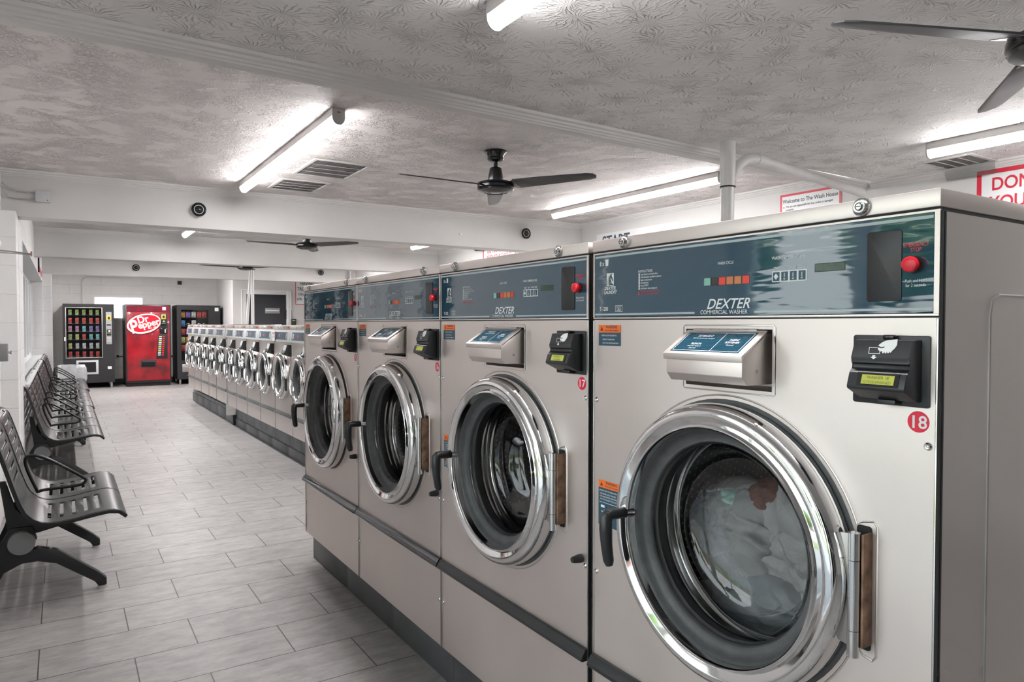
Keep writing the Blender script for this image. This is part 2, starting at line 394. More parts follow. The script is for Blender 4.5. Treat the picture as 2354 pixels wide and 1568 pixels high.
def rrect(x0, x1, y0, y1, r, n=4):
    P = []
    for cx, cy, a in ((x1 - r, y1 - r, 0), (x0 + r, y1 - r, 90), (x0 + r, y0 + r, 180), (x1 - r, y0 + r, 270)):
        for i in range(n + 1):
            t = math.radians(a + 90 * i / n); P.append((cx + r * math.cos(t), cy + r * math.sin(t)))
    return P
# ================================================================== THE ROOM
ZC1, ZC2 = 2.42, 2.52
XR, XL, XL2 = 3.93, -1.52, -1.42
def slab(name, m, *boxes):
    b = MB()
    for q in boxes: b.box(*q)
    return struct(b.build(name, m, smooth=0))
slab('floor', 'floor', (-1.9, 4.3, -4.2, 18.3, -.06, 0))
slab('ceiling', 'ceil1', (XL - .2, XR + .2, -4.2, 2.93, ZC1, ZC1 + .2))
slab('ceiling.001', 'ceil2', (XL - .2, XR + .2, 3.0, 18.3, ZC2, ZC2 + .12))
# right wall
slab('wall_right', 'wall_p', (XR, XR + .15, -4.2, 18.3, 0, 2.7))
# left wall: storefront with openings, solid stretches, windows
slab('wall_left', 'wall_l',
     (XL - .2, XL, 2.25, 5.05, 0, ZC2), (XL - .2, XL, 5.05, 5.62, 2.12, ZC2), (XL - .2, XL, 5.62, 6.0999, 0, ZC2), (XL - .2, XL, 6.1, 6.42, 2.1701, ZC2),
     (XL2 - .3, XL2, 6.1, 6.42, 0, 2.17), (XL2 - .3, XL2, 6.45, 7.1, 0, ZC2), (XL2 - .3, XL2, 7.1, 13.8, 2.06, ZC2), (XL2 - .3, XL2, 7.1, 13.8, 0, .86), (XL2 - .3, XL2, 13.8, 18.3, 0, ZC2),
     (XL - .2, XL, -.1, 2.25, 2.15, ZC1), (XL - .2, XL, -.1, 2.25, 0, .12),
     (XL - .2, XL, -.35, -.1, 0, ZC1), (XL - .2, XL, -4.2, -.35, 2.15, ZC1), (XL - .2, XL, -4.2, -.35, 0, .12))
slab('wall_front', 'wall_p', (XL - .2, XR + .15, -4.35, -4.2, 0, ZC1 + .2))
slab('wall_back', 'wall_b', (-1.9, 2.2, 18.1, 18.25, 0, 1.47), (-1.9, 2.2, 18.1, 18.25, 1.99, ZC2), (-1.9, -.57, 18.1, 18.25, 1.47, 1.99), (.43, 2.2, 18.1, 18.25, 1.47, 1.99))
b = MB(); b.box(1.96, 2.24, 16.0, 16.12, 0, ZC2); b.box(3.10, XR, 16.0, 16.12, 0, ZC2)
b.box(2.0, 2.12, 16.1201, 18.1, 0, ZC2); b.box(2.2401, 3.0999, 16.0, 16.12, 2.02, ZC2); struct(b.build('wall_partition', 'wall_p', smooth=0))
# jog in left back corner: pilaster
slab('wall_jog', 'wall_l', (XL2, -1.29, 13.87, 14.15, 0, 2.2))
# beams
b = MB()
def beam(y, zb, th, mk='rib', name='trim_1', dz=.0):
    bb = MB(); bb.box(XL - .05, XR, y, y + th, zb, ZC2, .004); return struct(bb.build(name, mk))
beam(6.42, 2.175, .22, name='trim_1'); beam(10.08, 2.175, .22, name='trim_2'); beam(13.85, 2.20, .22, name='trim_3')
# low ceiling beam with stepped moulding between the first and second bay
def skew(y, x): return y + .030 * (x - 1.2)
b = MB(); b.prism([(XL, skew(2.92, XL)), (XR, skew(2.92, XR)), (XR, skew(3.02, XR)), (XL, skew(3.02, XL))], 'z', 2.385, 2.6)
struct(b.build('trim_4', 'rib'))
def moulding(name, p0, p1, n, z, dark=False):
    """stepped crown: p0->p1 along the top edge, n = direction into the room"""
    b = MB(); p0 = Vector(p0); p1 = Vector(p1); n = Vector(n)
    prof = [(0, -.05), (.006, -.05), (.009, -.043), (.016, -.040), (.018, -.032), (.027, -.028), (.030, -.018), (.042, -.013), (.046, 0), (0, 0)]
    A = [b.v(p0 + n * u + Vector((0, 0, z + w))) for u, w in prof]; B = [b.v(p1 + n * u + Vector((0, 0, z + w))) for u, w in prof]
    for i in range(len(prof)): j = (i + 1) % len(prof); b.f([A[i], A[j], B[j], B[i]])
    b.f(A[::-1]); b.f(B); return struct(b.build(name, 'rib', smooth=20))
moulding('trim_5', (XL, skew(2.92, XL), 0), (XR, skew(2.92, XR), 0), (0, -1, 0), ZC1)
moulding('trim_6', (XL, 6.42, 0), (XR, 6.42, 0), (0, -1, 0), ZC2)
moulding('trim_7', (XL2, 10.08, 0), (XR, 10.08, 0), (0, -1, 0), ZC2)
moulding('trim_8', (XR, -4.2, 0), (XR, 2.95, 0), (-1, 0, 0), ZC1)
moulding('trim_9', (XR, 3.05, 0), (XR, 6.42, 0), (-1, 0, 0), ZC2)
moulding('trim_10', (XR, 6.64, 0), (XR, 10.08, 0), (-1, 0, 0), ZC2)
# baseboards
b = MB(); b.box(-1.42, 2.0, 18.07, 18.1, 0, .13, .003); struct(b.build('baseboard_back', 'blackm'))
# plinths under the washers
def plinth(n1, x, y0, y1, h, hv):
    b = MB(); b.box(x + .012, x + .9 if x < .5 else x + .55, y0, y1, 0, h, .004); struct(b.build('trim_' + n1, 'pad'))
    b = MB(); n = 6; L = (y1 - y0) / n
    for i in range(n): b.box(x, x + .012, y0 + i * L + .0003, y0 + (i + 1) * L - .0003, 0, hv, .002)
    b.box(x + .0121, x + .2, y1, y1 + .006, 0, hv, .002)
    struct(b.build('baseboard_' + n1, 'plinth'))
plinth('11', .07, .56, 4.05, .187, .135)
plinth('12', .80, 6.0, 9.93, .278, .10)
plinth('13', .80, 9.99, 13.62, .195, .15)
# windows on the left side
def window(n, x, y0, y1, z0, z1, mull, depth=.08, hz=()):
    w = thing('window_%d' % n, None, None, (x, y0, z0)); struct(w); h = z1 - z0; L = y1 - y0
    b = MB(); t = .05
    b.box(-depth, 0, 0, t, 0, h, .004); b.box(-depth, 0, L - t, L, 0, h, .004); b.box(-depth, 0, t, L - t, 0, t, .004); b.box(-depth, 0, t, L - t, h - t, h, .004)
    for m in mull: b.box(-depth, .01, m - .03, m + .03, t, h - t, .004)
    for q in hz: b.box(-depth, .005, t, L - t, q - .025, q + .025, .004)
    b.build('window_frame', 'frame_al', w)
    b = MB(); b.box(-depth / 2 - .003, -depth / 2 + .003, t, L - t, t, h - t); b.build('window_pane', 'pane', w, smooth=0)
    return w
window(1, XL2 - .16, 7.1, 13.8, .86, 2.06, (1.0, 2.1, 3.3, 4.6, 5.6))
window(2, XL - .05, -.1, 2.25, .12, 2.15, (1.72,), hz=(1.0,))
window(3, XL - .05, -4.2, -.35, .12, 2.15, (1.3, 2.6), hz=(1.0,))
b = MB(); b.box(XL2 - .14, XL2 + .03, 7.1, 13.8, .835, .865, .004); struct(b.build('trim_14', 'frame_al'))
# glazed door near the left edge
d = thing('door_1', None, None, (XL - .06, 5.05, 0)); struct(d)
b = MB(); b.box(-.05, 0, 0, .06, 0, 2.12, .003); b.box(-.05, 0, .51, .57, 0, 2.12, .003); b.box(-.05, 0, .06, .51, 2.04, 2.12, .003); b.box(-.05, 0, .06, .51, 0, .2, .003)
b.build('door_frame', 'frame_al', d)
b = MB(); b.box(-.028, -.022, .06, .51, .2, 2.04); b.build('door_glass', 'pane', d, smooth=0)
b = MB(); b.box(-.02, .012, .512, .556, .30, 1.36, .003); b.build('red_edge', 'red', d)
# back window, small and high
w = thing('window_4', None, None, (-.57, 18.1, 1.47)); struct(w)
b = MB(); b.box(0, 1.0, -.03, -.001, 0, .03, .002); b.box(0, 1.0, -.03, -.001, .49, .52, .002); b.box(0, .03, -.03, -.001, .03, .49); b.box(.97, 1.0, -.03, -.001, .03, .49); b.build('window_frame', 'frame_al', w)
b = MB(); b.box(.03, .97, -.012, -.004, .03, .49); b.build('window_pane', 'pane', w, smooth=0)
# dark restroom door in the partition
d = thing('door_2', None, None, (2.24, 16.0, 0)); struct(d)
b = MB()
b.box(-.09, 0, -.02, 0, 0, 2.11, .004); b.box(.86, .95, -.02, 0, 0, 2.11, .004); b.box(0, .86, -.02, 0, 2.02, 2.11, .004)
b.box(-.105, -.085, -.028, 0, 0, 2.125, .003); b.box(.945, .965, -.028, 0, 0, 2.125, .003); b.box(-.085, .945, -.028, 0, 2.105, 2.125, .003); b.build('door_casing', 'frame_al', d)
b = MB(); b.box(0, .86, .03, .07, 0, 2.02, .002); b.build('door_leaf', 'navy', d)
b = MB(); b.box(.40, .72, .024, .031, 1.60, 1.72, .002); b.build('door_plate', 'grey', d)
b = MB(); b.box(.41, .70, .020, .0241, 1.652, 1.675); b.build('door_lettering', 'white', d, smooth=0)
# ------------------------------------------------------------------ outside
b = MB(); b.box(-60, -1.75, -40, 60, -.2, -.08); struct(b.build('ground', 'asphalt', smooth=0))
b = MB(); b.box(-34, -12.5, -40, 60, -.079, .05); struct(b.build('ground.001', 'grass', smooth=0))
def blob(c, r, sc, seed, sub=3):
    bm = bmesh.new(); bmesh.ops.create_icosphere(bm, subdivisions=sub, radius=1)
    for v in bm.verts:
        n = noise.noise(v.co * 2.2 + Vector((seed, 0, 0))) * .35 + noise.noise(v.co * 6 + Vector((0, seed, 0))) * .18
        v.co = Vector((v.co.x * sc[0], v.co.y * sc[1], v.co.z * sc[2])) * r * (1 + n) + Vector(c)
    return bm
def tree(i, x, y, h, mk, label):
    t = thing('tree', label, 'tree', (x, y, 0), 'trees across the road')
    q = MB(); q.b = blob((0, 0, h * .65), h * .36, (1, 1.1, .9), i * 3.1); q.build('crown', mk, t, smooth=180)
    q = MB(); q.cyl((0, 0, -.05), .2, h * .5, 'z', 10, .12); q.build('trunk', 'brown', t)
for i, (x, y, h) in enumerate(((-30, -8, 8), (-34, 2, 8), (-28, 10, 7), (-33, 18, 8), (-30, 27, 8), (-31, 37, 9), (-30, -19, 9))):
    tree(i, x, y, h, 'tree', 'leafy green tree seen only as a reflection in the washer panels')
for i, (x, y) in enumerate(((-14, 1.5), (-14.5, 5), (-14, 11))):
    q = MB(); q.b = blob((0, 0, .3), .8, (.8, 1.6, .55), 40 + i); o = q.build('shrub', 'hedge', smooth=180); o.location = (x, y, 0)
    tag(o, 'low reddish shrub on the verge seen only as a reflection', 'shrub', 'reddish shrubs outside')
# ================================================================== BIG WASHERS
WW = .842
def front_pieces(b, w, z0, z1, zt, cy, cz, R, x, hole=None, seg=64, depth=.03):
    """steel front with a round hole; hole=(s0,s1,za,zb) a rectangular cut in the strip above z1"""
    C = []; Q = []
    for i in range(seg):
        a = 2 * PI * i / seg; ca, sa = math.cos(a), math.sin(a)
        t = min([(w - cy) / ca if ca > 1e-9 else 1e9, -cy / ca if ca < -1e-9 else 1e9, (z1 - cz) / sa if sa > 1e-9 else 1e9, (z0 - cz) / sa if sa < -1e-9 else 1e9])
        C.append(b.v((x, cy + R * ca, cz + R * sa))); Q.append((i, t * ca + cy, t * sa + cz))
    corners = [(w, z1), (0, z1), (0, z0), (w, z0)]
    outer = [b.v((x, p[1], p[2])) for p in Q]
    cv = {c: b.v((x, c[0], c[1])) for c in corners}
    for i in range(seg):
        j = (i + 1) % seg; p, q = Q[i], Q[j]; mid = None
        for c in corners:
            on = lambda r: (abs(r[1] - c[0]) < 1e-6, abs(r[2] - c[1]) < 1e-6)
            a_, b_ = on(p), on(q)
            if (a_[0] and b_[1] and not a_[1] and not b_[0]) or (a_[1] and b_[0] and not a_[0] and not b_[1]): mid = c
        vs = [C[i], outer[i]] + ([cv[mid]] if mid else []) + [outer[j], C[j]]
        b.f(vs)
    D = [b.v((x + depth, v.co.y, v.co.z)) for v in C]
    for i in range(seg): b.f([C[i], C[(i + 1) % seg], D[(i + 1) % seg], D[i]])
    if hole:
        s0, s1, za, zb = hole
        b.quad((x, 0, z1), (x, s0, z1), (x, s0, zt), (x, 0, zt)); b.quad((x, s1, z1), (x, w, z1), (x, w, zt), (x, s1, zt))
        b.quad((x, s0, z1), (x, s1, z1), (x, s1, za), (x, s0, za)); b.quad((x, s0, zb), (x, s1, zb), (x, s1, zt), (x, s0, zt))
    elif zt > z1: b.quad((x, 0, z1), (x, w, z1), (x, w, zt), (x, 0, zt))
def body_shell(b, w, zb, zt, x0, depth, inner=True):
    b.quad((x0, 0, zb), (x0 + depth, 0, zb), (x0 + depth, 0, zt), (x0, 0, zt))
    b.quad((x0, w, zb), (x0 + depth, w, zb), (x0 + depth, w, zt), (x0, w, zt))
    b.quad((x0 + depth, 0, zb), (x0 + depth, w, zb), (x0 + depth, w, zt), (x0 + depth, 0, zt))
    b.quad((x0, 0, zb), (x0 + depth, 0, zb), (x0 + depth, w, zb), (x0, w, zb))
    b.quad((x0, 0, zt), (x0 + depth, 0, zt), (x0 + depth, w, zt), (x0, w, zt))
CY, CZ = .414, .92
def card_reader(t, s0, sc, zc, big=True, x=0):
    """black wall-type card reader; s0 near edge of the plate"""
    r = bpy.data.objects.new('card_reader', None); COL.objects.link(r); r.parent = t; r.location = (x, s0, zc)
    k = sc
    b = MB(); b.prism(rrect(0, .127 * k, -.058 * k, .057 * k, .004 * k), 'x', -.003, 0, .0008); b.build('mounting_plate', 'black', r)
    b = MB(); b.prism([(-.003, .050 * k), (-.034 * k, .050 * k), (-.040 * k, .020 * k), (-.044 * k, .012 * k), (-.036 * k, .010 * k), (-.037 * k, .002 * k), (-.048 * k, -.003 * k), (-.056 * k, -.027 * k), (-.054 * k, -.031 * k), (-.018 * k, -.048 * k), (-.003, -.050 * k)], 'y', .012 * k, .107 * k, .0022 * k); b.build('reader_body', 'black', r)
    # sloping face direction for the display and icon
    p0, p1 = Vector((-.048 * k, 0, -.003 * k)), Vector((-.056 * k, 0, -.027 * k)); up = (p0 - p1).normalized(); nn = Vector((-up.z, 0, up.x)); nn = nn if nn.x < 0 else -nn
    def at(sv, z, off): q = p1.lerp(p0, z); return Vector((q.x, sv * k, q.z)) + nn * off
    def plate(sa, sb, za, zb, off, mk, nm, thick=.0012):
        b = MB(); P = [at(sa, za, off), at(sb, za, off), at(sb, zb, off), at(sa, zb, off)]; Q = [p - nn * thick for p in P]
        A = [b.v(p) for p in P]; B = [b.v(p) for p in Q]; b.f(A); b.f(B)
        for i in range(4): b.f([A[i], A[(i + 1) % 4], B[(i + 1) % 4], B[i]])
        return b.build(nm, mk, r, smooth=0)
    plate(.022, .090, .08, .98, .0012, 'blackg', 'bezel'); scr = plate(.029, .082, .22, .84, .0018, 'lcd', 'display')
    if big:
        b = MB(); c = at(.0555, .58, .0021)
        for tx, zz in ((big[0], .58), (big[1], .28)):
            b.text(tx, at(.0555, zz, .0021), (.0068 if len(tx) < 12 else .0060) * k, up=up, align='CENTER')
        b.build('display_text', 'lcdtx', r, smooth=0)
    q0, q1 = Vector((-.034 * k, 0, .050 * k)), Vector((-.040 * k, 0, .020 * k)); u2 = (q0 - q1).normalized(); n2 = Vector((-u2.z, 0, u2.x)); n2 = n2 if n2.x < 0 else -n2
    o = q1.lerp(q0, .1) + n2 * .0008 + Vector((0, .055 * k, 0)); b = MB(); e = .001 * k
    hand = [(2, 26), (8, 27.5), (21, 29), (21, 19), (18, 14), (14, 9.5), (12.5, 7), (11, 7), (10.5, 9), (9.5, 6.5), (8, 5.5), (6.8, 6.5), (6.5, 8.5), (5, 5.6), (3.4, 5.2), (2.6, 6.5), (2.4, 8), (.5, 5.5), (-1, 5.4), (-1.6, 7), (-1.5, 9), (-5, 8), (-8.5, 11), (-9.5, 13.5), (-8, 15), (-5, 13.5), (-1, 14), (2, 15.5), (1, 16.5), (-4, 15.5), (-9, 17.5), (-7.5, 20), (-3, 23.5)]
    b.poly([(a * e, c * e) for a, c in hand], o, 1, up=u2)
    for q in ([(-24, 15), (-10, 15), (-10, 14), (-24, 14)], [(-24, 14), (-23, 14), (-23, 4), (-24, 4)], [(-24, 4), (-23, 5), (-5, 5), (-5, 4)], [(-6, 5), (-5, 5), (-5, 9), (-6, 9)], [(-17, 2), (-12, 2), (-12, -1), (-9, -1), (-14.5, -5), (-20, -1), (-17, -1)]):
        b.poly([(a * e, c * e) for a, c in q], o, 1, up=u2)
    b.build('card_icon', 'white', r, smooth=0)
    b = MB(); b.box(-.018 * k, -.006, .050 * k, .068 * k, .050 * k, .058 * k, .002 * k); b.build('lock_tab', 'blackg', r)
    b = MB(); b.box(-.022 * k, -.004, .044 * k, .074 * k, -.056 * k, -.048 * k, .001); b.build('latch', 'black', r)
    return r
def horse(b, o, k):
    """horse head seal: framed square with a horse profile"""
    out = rrect(-.5, .5, -.6, .6, .06); inn = rrect(-.44, .44, -.54, .54, .04)
    n = len(out)
    for i in range(n): b.poly([out[i], out[(i + 1) % n], inn[(i + 1) % n], inn[i]], o, k)
    right = [(.20, .45), (.44, .54), (.44, -.42), (.22, -.40), (.16, -.20), (.05, .05), (.05, .18), (.10, .10), (.20, -.02), (.30, -.22), (.36, -.20), (.40, -.10), (.30, .20), (.22, .30)]
    b.poly(right, o, k)
    left = [(-.44, .54), (.10, .50), (-.02, .42), (-.2, .34), (-.3, .2), (-.36, .0), (-.40, -.25), (-.44, -.3)]
    b.poly(left, o, k)
    mane = [(.05, .44), (-.12, .36), (-.24, .2), (-.31, 0), (-.33, -.25), (-.34, -.54), (-.28, -.54), (-.27, -.25), (-.25, 0), (-.18, .18), (-.08, .32)]
    b.poly(mane, o, k)
    for i in range(5): z = .2 - i * .16; b.poly([(-.44, z - .05), (-.36 + i * .005, z + .03), (-.37, z - .01), (-.44, z - .10)], o, k)
def washer(y, number, label, display=None, trim='black', wet=True):
    t = thing('commercial_washer', label, 'washing machine', (0, y, 0), 'large front-load washers in the near row')
    # cabinet
    b = MB(); front_pieces(b, WW, .49, 1.235, 1.38, CY, CZ, .262, 0, (.305, .526, 1.237, 1.358))
    b.quad((0, 0, .19), (0, WW, .19), (0, WW, .49), (0, 0, .49)); body_shell(b, WW, .19, 1.545, 0, 1.02)
    # pocket behind the dispenser
    b.quad((0, .305, 1.237), (.1, .305, 1.237), (.1, .305, 1.358), (0, .305, 1.358)); b.quad((0, .526, 1.237), (.1, .526, 1.237), (.1, .526, 1.358), (0, .526, 1.358))
    b.quad((0, .305, 1.237), (.1, .305, 1.237), (.1, .526, 1.237), (0, .526, 1.237)); b.quad((0, .305, 1.358), (.1, .305, 1.358), (.1, .526, 1.358), (0, .526, 1.358)); b.quad((.1, .305, 1.237), (.1, .526, 1.237), (.1, .526, 1.358), (.1, .305, 1.358))
    # control band frame
    b.box(-.003, .0, 0, WW, 1.381, 1.3855, .001); b.box(-.003, 0, 0, .008, 1.3855, 1.5475); b.box(-.003, 0, WW - .006, WW, 1.3855, 1.5475); b.box(-.003, 0, .008, WW - .006, 1.544, 1.5475)
    # pressed outline round the door and hinge
    P = []
    for i in range(0, 61):
        a = math.radians(20 + 320 * i / 60)
        P.append((0, CY - .302 * math.cos(a) , CZ + .302 * math.sin(a)))
    P = P + [(0, .118, .80), (0, .100, .796), (0, .094, .804), (0, .094, 1.026), (0, .100, 1.034), (0, .120, 1.030)]
    b.tube(P, .0022, 6, closed=True)
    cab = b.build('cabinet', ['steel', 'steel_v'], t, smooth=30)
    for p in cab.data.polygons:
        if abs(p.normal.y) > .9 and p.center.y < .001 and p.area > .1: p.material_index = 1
    # side door outline
    b = MB(); b.tube([(.165, -.0005, .25), (.165, -.0005, 1.385), (.172, -.0005, 1.408), (.195, -.0005, 1.418), (.9, -.0005, 1.418)], .0025, 6)
    b.build('side_panel_seam', 'steel_dk', t)
    b = MB(); b.box(-.001, .006, -.0015, .0, .19, 1.545); b.box(.010, .014, -.0015, .002, .19, 1.545); b.build('edge_gap', 'blackm', t, smooth=0)
    b = MB(); b.box(-.006, 1.02, -.002, WW + .001, 1.551, 1.580, .0025); b.build('top_cap', 'steel', t)
    b = MB(); b.box(.0005, 1.0, .0005, WW - .001, 1.545, 1.551); b.build('shadow_gap', 'blackm', t, smooth=0)
    # door gap line
    b = MB(); b.box(-.0006, .0004, .0, WW, 1.3785, 1.381); b.build('seam', 'blackm', t, smooth=0)
    # locks
    for s in (.123, .719):
        b = MB(); b.lathe([(0, -.014), (.0065, -.014), (.0075, -.012), (.010, -.012), (.0125, -.009), (.0145, -.003), (.0155, -.0055), (.0155, 0)], (-.006, s, 1.5665), seg=24)
        l = b.build('cam_lock', 'steel_pl', t); b = MB(); b.lathe([(.0052, -.0004), (.0062, -.0004)], (-.0202, s, 1.5665), seg=20); b.box(-.0212, -.020, s - .0035, s + .0035, 1.566, 1.567); b.build('keyway', 'blackm', l, smooth=0)
    # control panel
    cp = MB(); cp.prism(rrect(.0085, WW - .0065, 1.3865, 1.5435, .004), 'x', -.0025, 0); cp = cp.build('control_panel', 'blue', t)
    e = -.0029
    b = MB()
    b.box(e, -.0025, .010, WW - .008, 1.5345, 1.5395); b.box(e, -.0025, .010, .345, 1.3905, 1.3945); b.box(e, -.0025, .500, WW - .008, 1.3905, 1.3945)
    b.build('stripes', 'silver', cp, smooth=0)
    b = MB()
    b.text('DEXTER', (e, .412, 1.4005), .0295, shear=.35, bold=.012, sx=1.02)
    b.text('COMMERCIAL WASHER', (e, .4225, 1.3895), .0118, bold=.004, sx=.98)
    b.build('brand_lettering', 'white', cp, smooth=0); b = MB()
    b.text('8 x', (e, WW - .034, 1.5145), .0165, bold=.01, sx=.8); b.poly([(-.4, .5), (.4, .5), (.3, -.5), (-.3, -.5)], (e, WW - .053, 1.5215), .016)
    b.build('load_mark', 'white', cp, smooth=0); b = MB()
    horse(b, (e, WW - .066, 1.479), .026)
    b.text('DEXTER.', (e, WW - .066, 1.4535), .0118, shear=.3, bold=.015, sx=.95); b.text('LAUNDRY', (e, WW - .066, 1.4435), .0118, shear=.3, bold=.015, sx=.85)
    b.build('horse_seal', 'white', cp, smooth=0); b = MB()
    b.text('T-1200', (e, WW - .042, 1.4015), .0135, bold=.01, sx=.8)
    b.build('model_lettering', 'white', cp, smooth=0); b = MB()
    o = (e, WW - .098, 1.4065)
    for q in ((-.013, .013, .0068, .0078), (-.013, .013, -.0078, -.0068), (-.013, -.012, -.0078, .0078), (.012, .013, -.0078, .0078)): b.poly([(q[0], q[2]), (q[1], q[2]), (q[1], q[3]), (q[0], q[3])], o)
    b.text('USA', (e, o[1], o[2] - .0055), .0085, bold=.01); b.text('MADE IN', (e, o[1], o[2] + .0022), .0042, bold=.005)
    b.build('origin_mark', 'white', cp, smooth=0); b = MB()
    b.text('INSTRUCTIONS', (e, .676, 1.4895), .0085, align='LEFT', sx=.8)
    for i, s_ in enumerate(('Load laundry and latch door', 'Add detergent and fabric softener', 'Select temperature', 'Add payment', 'Press START', 'Add bleach when displayed')):
        z = 1.4830 - i * .0066; b.text(s_, (e, .668, z), .0062, align='LEFT', sx=.8, bold=.003)
        b.poly([(-.002, -.001), (.002, -.001), (.002, .005), (-.002, .005)], (e, .6725, z))
    b.build('instructions_text', 'white', cp, smooth=0); b = MB()
    b.text('WASH CYCLE', (e, .417, 1.4915), .0082, bold=.005, sx=.8); b.build('cycle_heading', 'white', cp, smooth=0); b = MB(); b.text('WASH TEMPERATURE', (e, .270, 1.4915), .0090, bold=.006, sx=.82)
    for s_, x_ in (('START', .294), ('HOT', .276), ('WARM', .258), ('COLD', .240)): b.text(s_, (e, x_, 1.4725), .0066, bold=.006, sx=.75)
    b.build('temperature_lettering', 'white', cp, smooth=0); b = MB()
    b.text('Push and Hold', (e, .036, 1.4355), .0072, sx=.8); b.text('for 3 seconds', (e, .036, 1.4285), .0072, sx=.8)
    b.build('push_and_hold_text', 'white', cp, smooth=0)
    b = MB(); b.text('EMERGENCY', (e, .036, 1.4925), .0090, bold=.006, sx=.78); b.text('STOP', (e, .036, 1.4845), .0090, bold=.006, sx=.8)
    b.build('emergency_stop_text', 'redp', cp, smooth=0); b = MB()
    b.text('Door locks when machine starts, and', (e, .668, 1.4435), .0056, align='LEFT', sx=.72); b.text('remains locked until cycle is ended', (e, .668, 1.4375), .0056, align='LEFT', sx=.72)
    b.poly([(-.0032, 0), (.0032, 0), (0, .009)], (e, .6735, 1.4375)); b.build('lock_warning_text', 'redp', cp, smooth=0)
    for i, mk in enumerate(('t_green', 't_bk', 't_rd', 't_or', 't_or', 't_rd')):
        sc_ = .465 - i * .0198; b = MB(); b.box(e - .0004, -.0025, sc_ - .0085, sc_ + .0085, 1.4495, 1.4655, .0008); b.build('cycle_lamp', mk, cp, smooth=0)
    kp = MB(); kp.prism(rrect(.230, .305, 1.4485, 1.4695, .002), 'x', e, -.0025); kp = kp.build('temperature_keypad', 'white', cp, smooth=0)
    for i in range(4):
        sc_ = .2955 - i * .0185; b = MB(); b.box(e - .0005, e, sc_ - .0072, sc_ + .0072, 1.4505, 1.4675); bt = b.build('key', 'blue_l', kp, smooth=0)
        b = MB()
        if i == 0: b.poly([(-.005, 0), (0, -.006), (.005, 0), (0, .006)], (e - .0008, sc_, 1.459))
        else: b.poly([(-.0012, -.004), (.0012, -.004), (.0012, .006), (-.0012, .006)], (e - .0008, sc_ , 1.459)); b.disc((e - .0008, sc_, 1.4545), .0024, seg=10)
        b.build('key_symbol', 'white' if i == 0 else 'silver', bt, smooth=0)
    b = MB(); b.box(e - .0003, -.0025, .156, .214, 1.4625, 1.4775, .0008); b.build('digital_display', 'lcd_off', cp, smooth=0)
    b = MB(); b.prism(rrect(.058, .116, 1.406, 1.5225, .005), 'x', -.0045, -.0025, .0006); b.build('blank_cover_plate', 'black', cp)
    b = MB(); b.lathe([(0, -.021), (.009, -.021), (.0118, -.0195), (.0125, -.017), (.0125, -.012), (.0085, -.010), (.0085, 0)], (-.0025, .0375, 1.4635), seg=32)
    bt = b.build('emergency_stop_button', 'red', cp); b = MB(); b.lathe([(.0085, -.0005), (.0135, -.0005), (.0140, 0)], (-.0025, .0375, 1.4635), seg=24); b.build('button_collar', 'blackm', bt)
    # warning labels
    def label_(s1, z1, h, w_, lines, nm='warning_label', more=()):
        l = bpy.data.objects.new(nm, None); COL.objects.link(l); l.parent = t; l.location = (-.0006, s1, z1)
        b = MB(); b.box(-.0004, .0006, -w_, 0, -.019, 0); b.build('orange_header', 'orange', l, smooth=0)
        b = MB(); b.box(-.0004, .0006, -w_, 0, -h, -.0191); b.build('blue_field', 'blue_l', l, smooth=0)
        b = MB(); b.text('WARNING', (-.0007, -w_ * .60, -.0085), .0105, bold=.02, sx=.85); b.text('RISK OF SERIOUS INJURY', (-.0007, -w_ * .60, -.0155), .0052, bold=.01, sx=.85)
        b.poly([(-.006, -.005), (.006, -.005), (0, .006)], (-.0007, -.012, -.0095)); b.build('header_text', 'signt', l, smooth=0)
        b = MB()
        for i, (s_, sz, zz) in enumerate(lines): b.text(s_, (-.0007, -.004 if sz < .009 else -.004, zz), sz, bold=.006, align='LEFT', sx=.82)
        b.build('field_text', 'white', l, smooth=0)
        if more:
            b = MB()
            for s_, sz, zz in more: b.text(s_, (-.0007, -.004, zz), sz, bold=.006, align='LEFT', sx=.82)
            b.build('delay_text', 'white', l, smooth=0)
            b = MB(); b.box(-.0009, -.0004, -.078, -.004, -.0565, -.0555); b.build('divider', 'white', l, smooth=0)
            b = MB(); b.box(-.0009, -.0004, -.024, -.010, -.069, -.063); b.box(-.0009, -.0004, -.022, -.012, -.080, -.0785); b.build('handle_picture', 'white', l, smooth=0)
            b = MB(); b.box(-.0009, -.0004, -.030, -.018, -.092, -.084); b.build('orange_picture', 'orange', l, smooth=0)
    label_(WW - .020, 1.366, .052, .082, (('       NEVER ALLOW CHILDREN TO:', .0050, -.028), ('        - OPERATE THE MACHINE', .0050, -.038), ('        - PLAY IN OR AROUND MACHINE', .0050, -.047)))
    label_(WW - .021, .972, .115, .082, (('DO NOT TRY TO OPEN DOOR WHEN:', .0058, -.028), ('- THE DRUM IS STILL TURNING', .0056, -.036), ('- YOU SEE WATER IN THE WINDOW', .0056, -.043), ('- ANY CYCLE LIGHT IS STILL ON', .0056, -.050),
            ), 'door_warning_label', (('   IF YOU OPEN THE DOOR', .0052, -.098), ('THERE WILL BE A DELAY', .0052, -.104), ('BEFORE THE LOCK OPENS', .0052, -.110)))
    # soap dispenser
    ds = bpy.data.objects.new('soap_dispenser', None); COL.objects.link(ds); ds.parent = t; ds.location = (0, .316, 1.237)
    b = MB(); b.prism([(.03, .113), (-.002, .112), (-.074, .066), (-.074, .030), (-.060, .014), (.03, .014)], 'y', 0, .196, .0012); b.build('dispenser_body', 'steel_pl' if False else 'steel', ds)
    l0, l1 = Vector((-.004, 0, .1165)), Vector((-.079, 0, .0685)); dv = (l1 - l0).normalized(); nv = Vector((dv.z, 0, -dv.x)); nv = nv if nv.z > 0 else -nv
